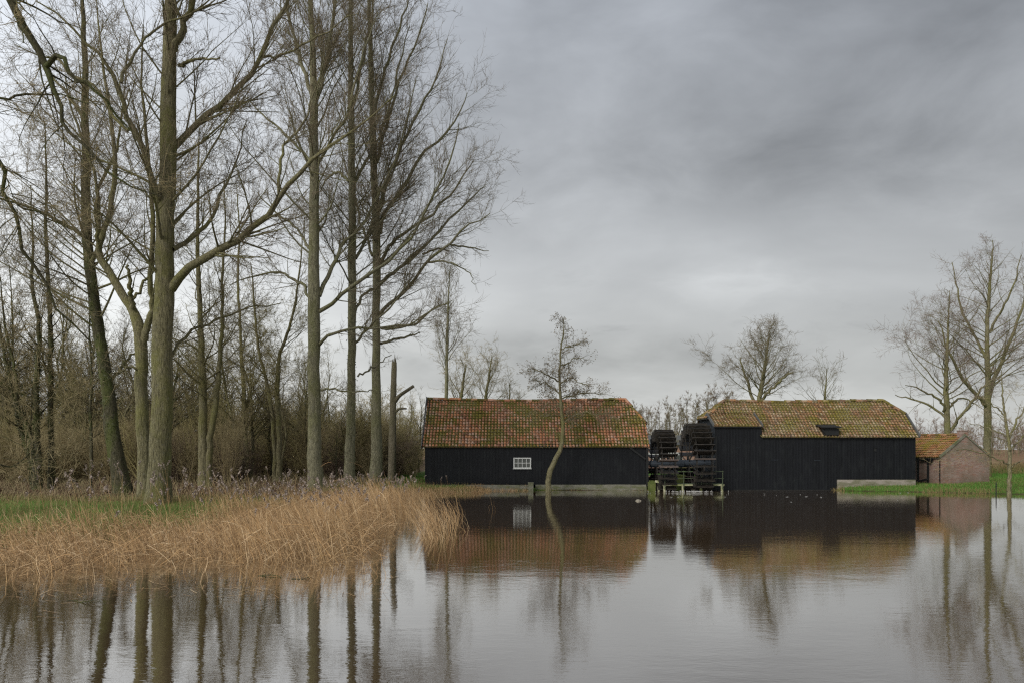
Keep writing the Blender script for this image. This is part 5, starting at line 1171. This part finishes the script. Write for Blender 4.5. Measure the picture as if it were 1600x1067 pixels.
back_tree('maple_tree', 'low rounded bare treetop alone over the right half of the mill roof', 80,
          [(1290, 720, 8), (1289, 660, 6), (1288, 632, 5), (1290, 605, 3), (1292, 575, 1)], 46, 22, 3.6, 2.0, .85, .5, scaled(POPLAR, 1., .8, 1.2), t0=.35)
back_tree('maple_tree', 'bare tree with open rounded crown behind the brick outbuilding roof, shorter of the tall pair', 62,
          [(1481, 745, 15), (1481, 690, 12), (1479, 640, 10), (1478, 600, 8), (1479, 560, 6), (1481, 520, 4), (1482, 490, 3), (1484, 455, 1)], 47, 42, 6.2, .9, 1.2, .65, scaled(OAKY, .9, .8, 1.0),
          limbs=[[(1485, 672, 6), (1500, 650, 5, -.6), (1520, 625, 4.5, -1), (1540, 600, 3, -1.5), (1565, 585, 1.3, -2)],
                 [(1477, 652, 4.5), (1462, 640, 4, .5), (1440, 628, 3.5, .9), (1418, 622, 2.5, 1.3), (1398, 618, 1.2, 1.6)],
                 [(1479, 645, 5), (1468, 625, 4, -.5), (1445, 610, 3, -.9), (1415, 600, 1.2, -1.2)],
                 [(1482, 640, 4), (1490, 628, 4, .5), (1505, 622, 3, .9), (1525, 632, 1.3, 1.2)]], mt=M_bark, tw=M_twig_red, t0=.33, noise=.13, trop=.03)
back_tree('maple_tree', 'tallest bare tree at right, thick mossy trunk behind the brick outbuilding', 64,
          [(1542, 750, 15), (1542, 700, 13), (1543, 650, 12), (1543, 600, 10), (1542, 550, 8), (1543, 500, 6.5), (1546, 450, 5), (1549, 410, 3), (1552, 375, 1)], 48, 50, 7.2, .8, 1.05, .6, scaled(OAKY, .95, .8, 1.0),
          limbs=[[(1541, 634, 7), (1528, 620, 6.5, -.6), (1512, 600, 6, -1), (1495, 575, 5, -1.5), (1478, 540, 3.5, -2), (1468, 500, 1.5, -2.3)],
                 [(1545, 622, 7), (1555, 590, 6.5, .6), (1572, 550, 6, 1), (1590, 500, 4.5, 1.5), (1605, 450, 3, 2), (1612, 405, 1.5, 2.3)],
                 [(1540, 560, 5), (1525, 530, 4.5, .8), (1508, 495, 4, 1.3), (1495, 450, 2.5, 1.8), (1488, 410, 1.3, 2)],
                 [(1546, 520, 5), (1562, 490, 4, -.8), (1582, 450, 3, -1.3), (1595, 400, 1.3, -1.8)]], mt=M_bark, tw=M_twig_red, t0=.34, noise=.12, trop=.035)
back_tree('young_tree', 'small spreading bare tree standing on the grass at the water by the right edge', 47.6,
          [(1577, 772, 8), (1577, 740, 6.5), (1577, 700, 6), (1573, 670, 5), (1569, 640, 4), (1566, 610, 2.5), (1564, 578, 1)], 49, 9, 2.6, 1.2, 1.1, .8, scaled(OAKY, .7, .85, .9),
          limbs=[[(1576, 725, 3), (1560, 718, 2.6, -.4), (1535, 708, 2.4, -.7), (1505, 703, 2, -1), (1490, 703, 1, -1.3)],
                 [(1574, 682, 3), (1562, 675, 2.6, .3), (1540, 668, 2, .6), (1515, 660, 1, 1)],
                 [(1576, 705, 3), (1590, 690, 2.6, -.4), (1610, 680, 2, -.8), (1630, 676, 1, -1)],
                 [(1575, 686, 4), (1584, 668, 3.6, .4), (1592, 650, 3, .7), (1604, 632, 2, .9), (1612, 605, 1, 1.1)],
                 [(1570, 650, 3), (1556, 636, 2.5, .3), (1545, 628, 1.6, .5), (1530, 620, 1, .8)],
                 [(1577, 730, 2.5), (1590, 722, 2, -.3), (1610, 716, 1.2, -.5)]], mt=M_bark, tw=M_twig_brown, t0=.35, noise=.12, trop=.0)

def cones(rng, cm, lv):
    P, Rr = lv[-1]; n = len(P); k = rng.random(n) < .6; tip = P[k, -1]
    c = np.repeat(tip, 3, 0)+rng.normal(0, .05, (len(tip)*3, 3)); quads_at(rng, cm, c, rng.uniform(.035, .075, len(c)), 1)
back_tree('alder_tree', 'crooked alder growing from the water in front of the first barn, hung with dark cones', 50.6,
          [(857, 768, 10), (857, 750, 9.5), (860, 735, 9), (866, 722, 8.5), (874, 704, 8), (879, 690, 7.5), (879, 665, 7), (877, 640, 6), (875, 610, 5), (874, 585, 4), (876, 550, 3), (880, 520, 2), (881, 495, 1)], 50, 36, 1.75, .65, 1.35, .95,
          [dict(dens=11, t0=.10, t1=1., ang=.80, asd=.25, ratio=.45, K=5, rr=.4, trop=.02, noise=.16, lmin=.4, lmax=.95, rmin=.005, flat=.4, tap=.2),
           dict(dens=11, t0=.1, t1=1., ang=.9, asd=.25, ratio=.5, K=4, rr=.7, trop=.02, noise=.2, lmin=.14, lmax=.4, rmin=.004)],
          limbs=[[(875, 596, 3), (862, 590, 2.6, -.2), (848, 583, 2.2, -.4), (835, 577, 1.4, -.5), (824, 578, 1, -.5)],
                 [(874, 615, 2.6), (864, 607, 2.2, .2), (855, 600, 2, .4), (840, 596, 1.4, .6), (830, 590, 1, .7)],
                 [(877, 622, 2.6), (892, 618, 2.2, .3), (910, 613, 2, .5), (928, 614, 1.6, .7), (944, 615, 1, .9)],
                 [(876, 600, 2.4), (890, 590, 2, -.3), (905, 597, 1.6, -.5), (920, 604, 1, -.6)],
                 [(880, 660, 3), (890, 655, 2.6, -.5), (903, 647, 2.4, -.8), (918, 643, 2, -1), (935, 647, 1.4, -1.1), (950, 650, .8, -1.2)],
                 [(877, 570, 2.2), (890, 566, 2, .3), (905, 560, 1.4, .5), (922, 562, .9, .6)],
                 [(878, 545, 2), (895, 540, 1.6, -.2), (912, 533, 1, -.3)]], mt=M_bark, tw=M_twig, t0=.52, extra=cones, noise=.12, trop=.02)

# ------------------------------------------------------------------ copied background trees and shrubs
def template(name, cat, Ht, r, n, L0, L1, a0, a1, spec, seed, mt, tw, t0=.25, stems=1, spread=.3, trop=.05, noise=.1):
    rng = np.random.default_rng(seed); root = empty(name, (0, 0, 0), cat=cat)
    tm = MB(); cm = MB(); P2, R2 = [], []
    for s in range(stems):
        a = rng.uniform(0, 2*pi); lean = rng.uniform(.3, 1)*spread*(stems > 1)
        h = Ht*rng.uniform(.75, 1.05); pts = []
        for k in range(6):
            u = k/5; pts.append([math.cos(a)*(lean*h*.55*u+.1*(stems > 1))+rng.normal(0, .02*h)*(k > 0), math.sin(a)*(lean*h*.55*u+.1*(stems > 1))+rng.normal(0, .02*h)*(k > 0), -.2+u*h, r*(1-.93*u)])
        q = catmull(pts, 16); TP, TR = q[:, :3], np.maximum(q[:, 3], .008)
        tm.tube(TP, TR, 8 if stems == 1 else 5)
        P, Rr = auto_limbs(rng, TP, TR, n, t0, .98, L0, L1, a0, a1, K=7, trop=trop, noise=noise, rr=.45); P2.append(P); R2.append(Rr)
    prim = (np.vstack(P2), np.vstack(R2)); cm.tube(*prim, 4, 0)
    for k, (P, Rr) in enumerate(crown_levels(rng, prim, spec)[1:]): cm.tube(P, Rr, 3, 0 if k == 0 else 1)
    tm.build('trunk', mt, root, smooth=True); cm.build('crown', [mt, tw], root, smooth=True)
    return root
used = set()
def place(root, x, y, s, rz, label, group, sz=None, z=None):
    if root.name not in used: used.add(root.name); o = root
    else:
        o = root.copy(); C.objects.link(o)
        for ch in root.children:
            c = ch.copy(); C.objects.link(c); c.parent = o
    o.location = (x, y, (gz(x, y)-.05) if z is None else z); o.rotation_euler = (0, 0, rz); o.scale = (s, s, sz or s)
    o['label'] = label; o['group'] = group
    return o
B3 = lambda d, s=1, r=1: [dict(dens=3.4*d, t0=.10, t1=1., ang=.75, asd=.25, ratio=.42, K=5, rr=.6, trop=.04, noise=.15, lmin=.6*s, lmax=2.2*s, rmin=.009*r),
                     dict(dens=7.5*d, t0=.10, t1=1., ang=.8, asd=.3, ratio=.5, K=4, rr=.65, trop=.06, noise=.2, lmin=.35*s, lmax=1.1*s, rmin=.0070*r)]
rb = np.random.default_rng(77)
# wood behind the big trees
wt = [template('woodland_tree', 'tree', 11, .16, 26, 3.2, 1.4, .8, .5, B3(1.2), 101, M_bark_dark, M_twig_brown),
      template('woodland_tree', 'tree', 13, .15, 28, 3.4, 1.2, .75, .45, B3(1.2), 102, M_bark, M_twig),
      template('woodland_tree', 'tree', 9, .10, 14, 2.4, 1.1, .8, .5, B3(1.3), 103, M_bark, M_twig_green, stems=3, spread=.35),
      template('woodland_tree', 'tree', 10, .12, 24, 2.8, 1.3, .9, .5, B3(1.3), 104, M_bark_dark, M_twig_green)]
tall = [template('tall_woodland_tree', 'tree', 16, .17, 46, 4.6, 1.8, .8, .45, B3(1.15), 105, M_bark, M_twig),
      template('tall_woodland_tree', 'tree', 17, .18, 50, 4.2, 1.6, .9, .5, B3(1.15), 106, M_bark_dark, M_twig_brown, noise=.13),
      template('tall_woodland_tree', 'tree', 14, .13, 20, 4.0, 1.6, .8, .5, B3(1.15), 107, M_bark, M_twig_green, stems=3, spread=.3)]
for k in range(34):
    px = -50+k/34*560+rb.uniform(-12, 12); D = rb.uniform(56, 84) if px < 400 else rb.uniform(66, 90)
    p = W3(px, 700, D); place(tall[k % 3], p[0], D, rb.uniform(.75, 1.15)*(1.12 if px < 200 else 1)*(.8 if px > 380 else 1), rb.uniform(0, 6.28), ['tall straight leafless tree with fine grey twigs standing in the wood', 'tall dark leafless tree with brown twigs standing in the wood', 'tall three-stemmed leafless tree with olive twigs standing in the wood'][k % 3], 'tall leafless trees of the wood left of the first barn')
WLs = ['dark-barked leafless tree in the wood behind the big trunks', 'taller grey-barked leafless tree in the wood behind the big trunks', 'three-stemmed olive-twigged tree in the wood behind the big trunks', 'dark tree with olive twigs in the wood behind the big trunks']
WG = 'leafless trees of the wood left of the first barn'
for k in range(96):
    D = rb.uniform(58, 105); px = rb.uniform(-60, 655 if D > 66 else 600); 
    if px > 560: D = rb.uniform(70, 100)
    p = W3(px, 700, D); s = rb.uniform(.6, 1.0)*(.75 if px > 520 else 1.)
    if px < 140: s *= 1.25
    place(wt[k % 4], p[0], D, s, rb.uniform(0, 6.28), WLs[k % 4], WG)
# undergrowth: dense twiggy shrubs
def shrub_spec(d): return [dict(dens=4.5*d, t0=.1, t1=1., ang=.7, asd=.3, ratio=.45, K=5, rr=.7, trop=.03, noise=.2, lmin=.4, lmax=1.6, rmin=.008),
                           dict(dens=8*d, t0=.1, t1=1., ang=.8, asd=.3, ratio=.55, K=4, rr=.7, trop=.04, noise=.25, lmin=.25, lmax=.8, rmin=.007)]
sh = [template('thicket_shrub', 'shrub', 4.6, .035, 9, 1.9, .9, .7, .5, shrub_spec(1.0), 111, M_twig_brown, M_twig_brown, t0=.08, stems=9, spread=.9, noise=.2),
      template('thicket_shrub', 'shrub', 5.6, .04, 9, 2.2, 1.0, .7, .5, shrub_spec(1.0), 112, M_twig_green, M_twig_green, t0=.08, stems=8, spread=.8, noise=.2),
      template('thicket_shrub', 'shrub', 3.4, .03, 8, 1.5, .7, .8, .6, shrub_spec(1.1), 113, M_twig_red, M_twig_red, t0=.08, stems=10, spread=1.0, noise=.22)]
SLs = ['tangled brown leafless shrub in the undergrowth beneath the wood', 'tangled olive-green twigged shrub in the undergrowth beneath the wood', 'low reddish twigged shrub in the undergrowth beneath the wood']
SG = 'leafless shrubs of the undergrowth left of the first barn'
for k in range(230):
    D = rb.uniform(52, 84) if k % 3 else rb.uniform(52, 62); px = rb.uniform(-40, 650)
    if px > 380: D = rb.uniform(59, 84)
    if px > 590: D = rb.uniform(64, 80)
    p = W3(px, 700, D); place(sh[k % 3], p[0], D, rb.uniform(.7, 1.25)*(.8 if px > 630 else 1), rb.uniform(0, 6.28), SLs[k % 3], SG, sz=rb.uniform(.7, 1.15)*(.8 if px > 640 else 1.))
for k in range(34):
    D = rb.uniform(61, 76); px = rb.uniform(520, 652); p = W3(px, 700, D)
    place(sh[k % 3], p[0], D, rb.uniform(1.0, 1.35)*(.62 if px > 635 else 1), rb.uniform(0, 6.28), SLs[k % 3], SG, sz=rb.uniform(.95, 1.3)*(.6 if px > 635 else 1.))
# young row beyond the wheels
rt = [template('field_tree', 'tree', 8.6, .10, 22, 1.7, .8, .6, .45, B3(1.3, .8, 2.2), 121, M_bark, M_twig_red, t0=.35),
      template('field_tree', 'tree', 9.2, .10, 24, 2.1, .9, .7, .45, B3(1.3, .8, 2.2), 122, M_bark, M_twig, t0=.3)]
for k, px in enumerate(np.linspace(988, 1148, 30)):
    D = rb.uniform(104, 122); p = W3(px+rb.uniform(-4, 4), 700, D)
    hh = 625-12*(px > 1065)-8*(px > 1100)+rb.uniform(-6, 10)
    s = (W3(0, hh, D)[2]-.5)/8.8
    place(rt[k % 2], p[0], D, s, rb.uniform(0, 6.28), 'thin bare tree in the far row seen between the two barns', 'far row of bare trees beyond the wheels')
for k, px in enumerate(np.linspace(1010, 1110, 9)):
    D = rb.uniform(92, 100); p = W3(px, 700, D)
    place(sh[k % 3], p[0], D, .8, rb.uniform(0, 6.28), 'low leafless shrub in front of the far tree row between the barns', 'low shrubs beyond the wheels')
for k, px in enumerate(np.concatenate([np.linspace(1388, 1470, 7), np.linspace(1552, 1640, 10)])):
    D = rb.uniform(150, 175); p = W3(px, 700, D); s = (W3(0, 682 if px < 1500 else 668+rb.uniform(-4, 8), D)[2]-.6)/8.8
    place(rt[k % 2], p[0], D, s*1.15, rb.uniform(0, 6.28), 'low bare tree on the horizon behind the brick outbuilding and right field', 'low bare trees on the right horizon')
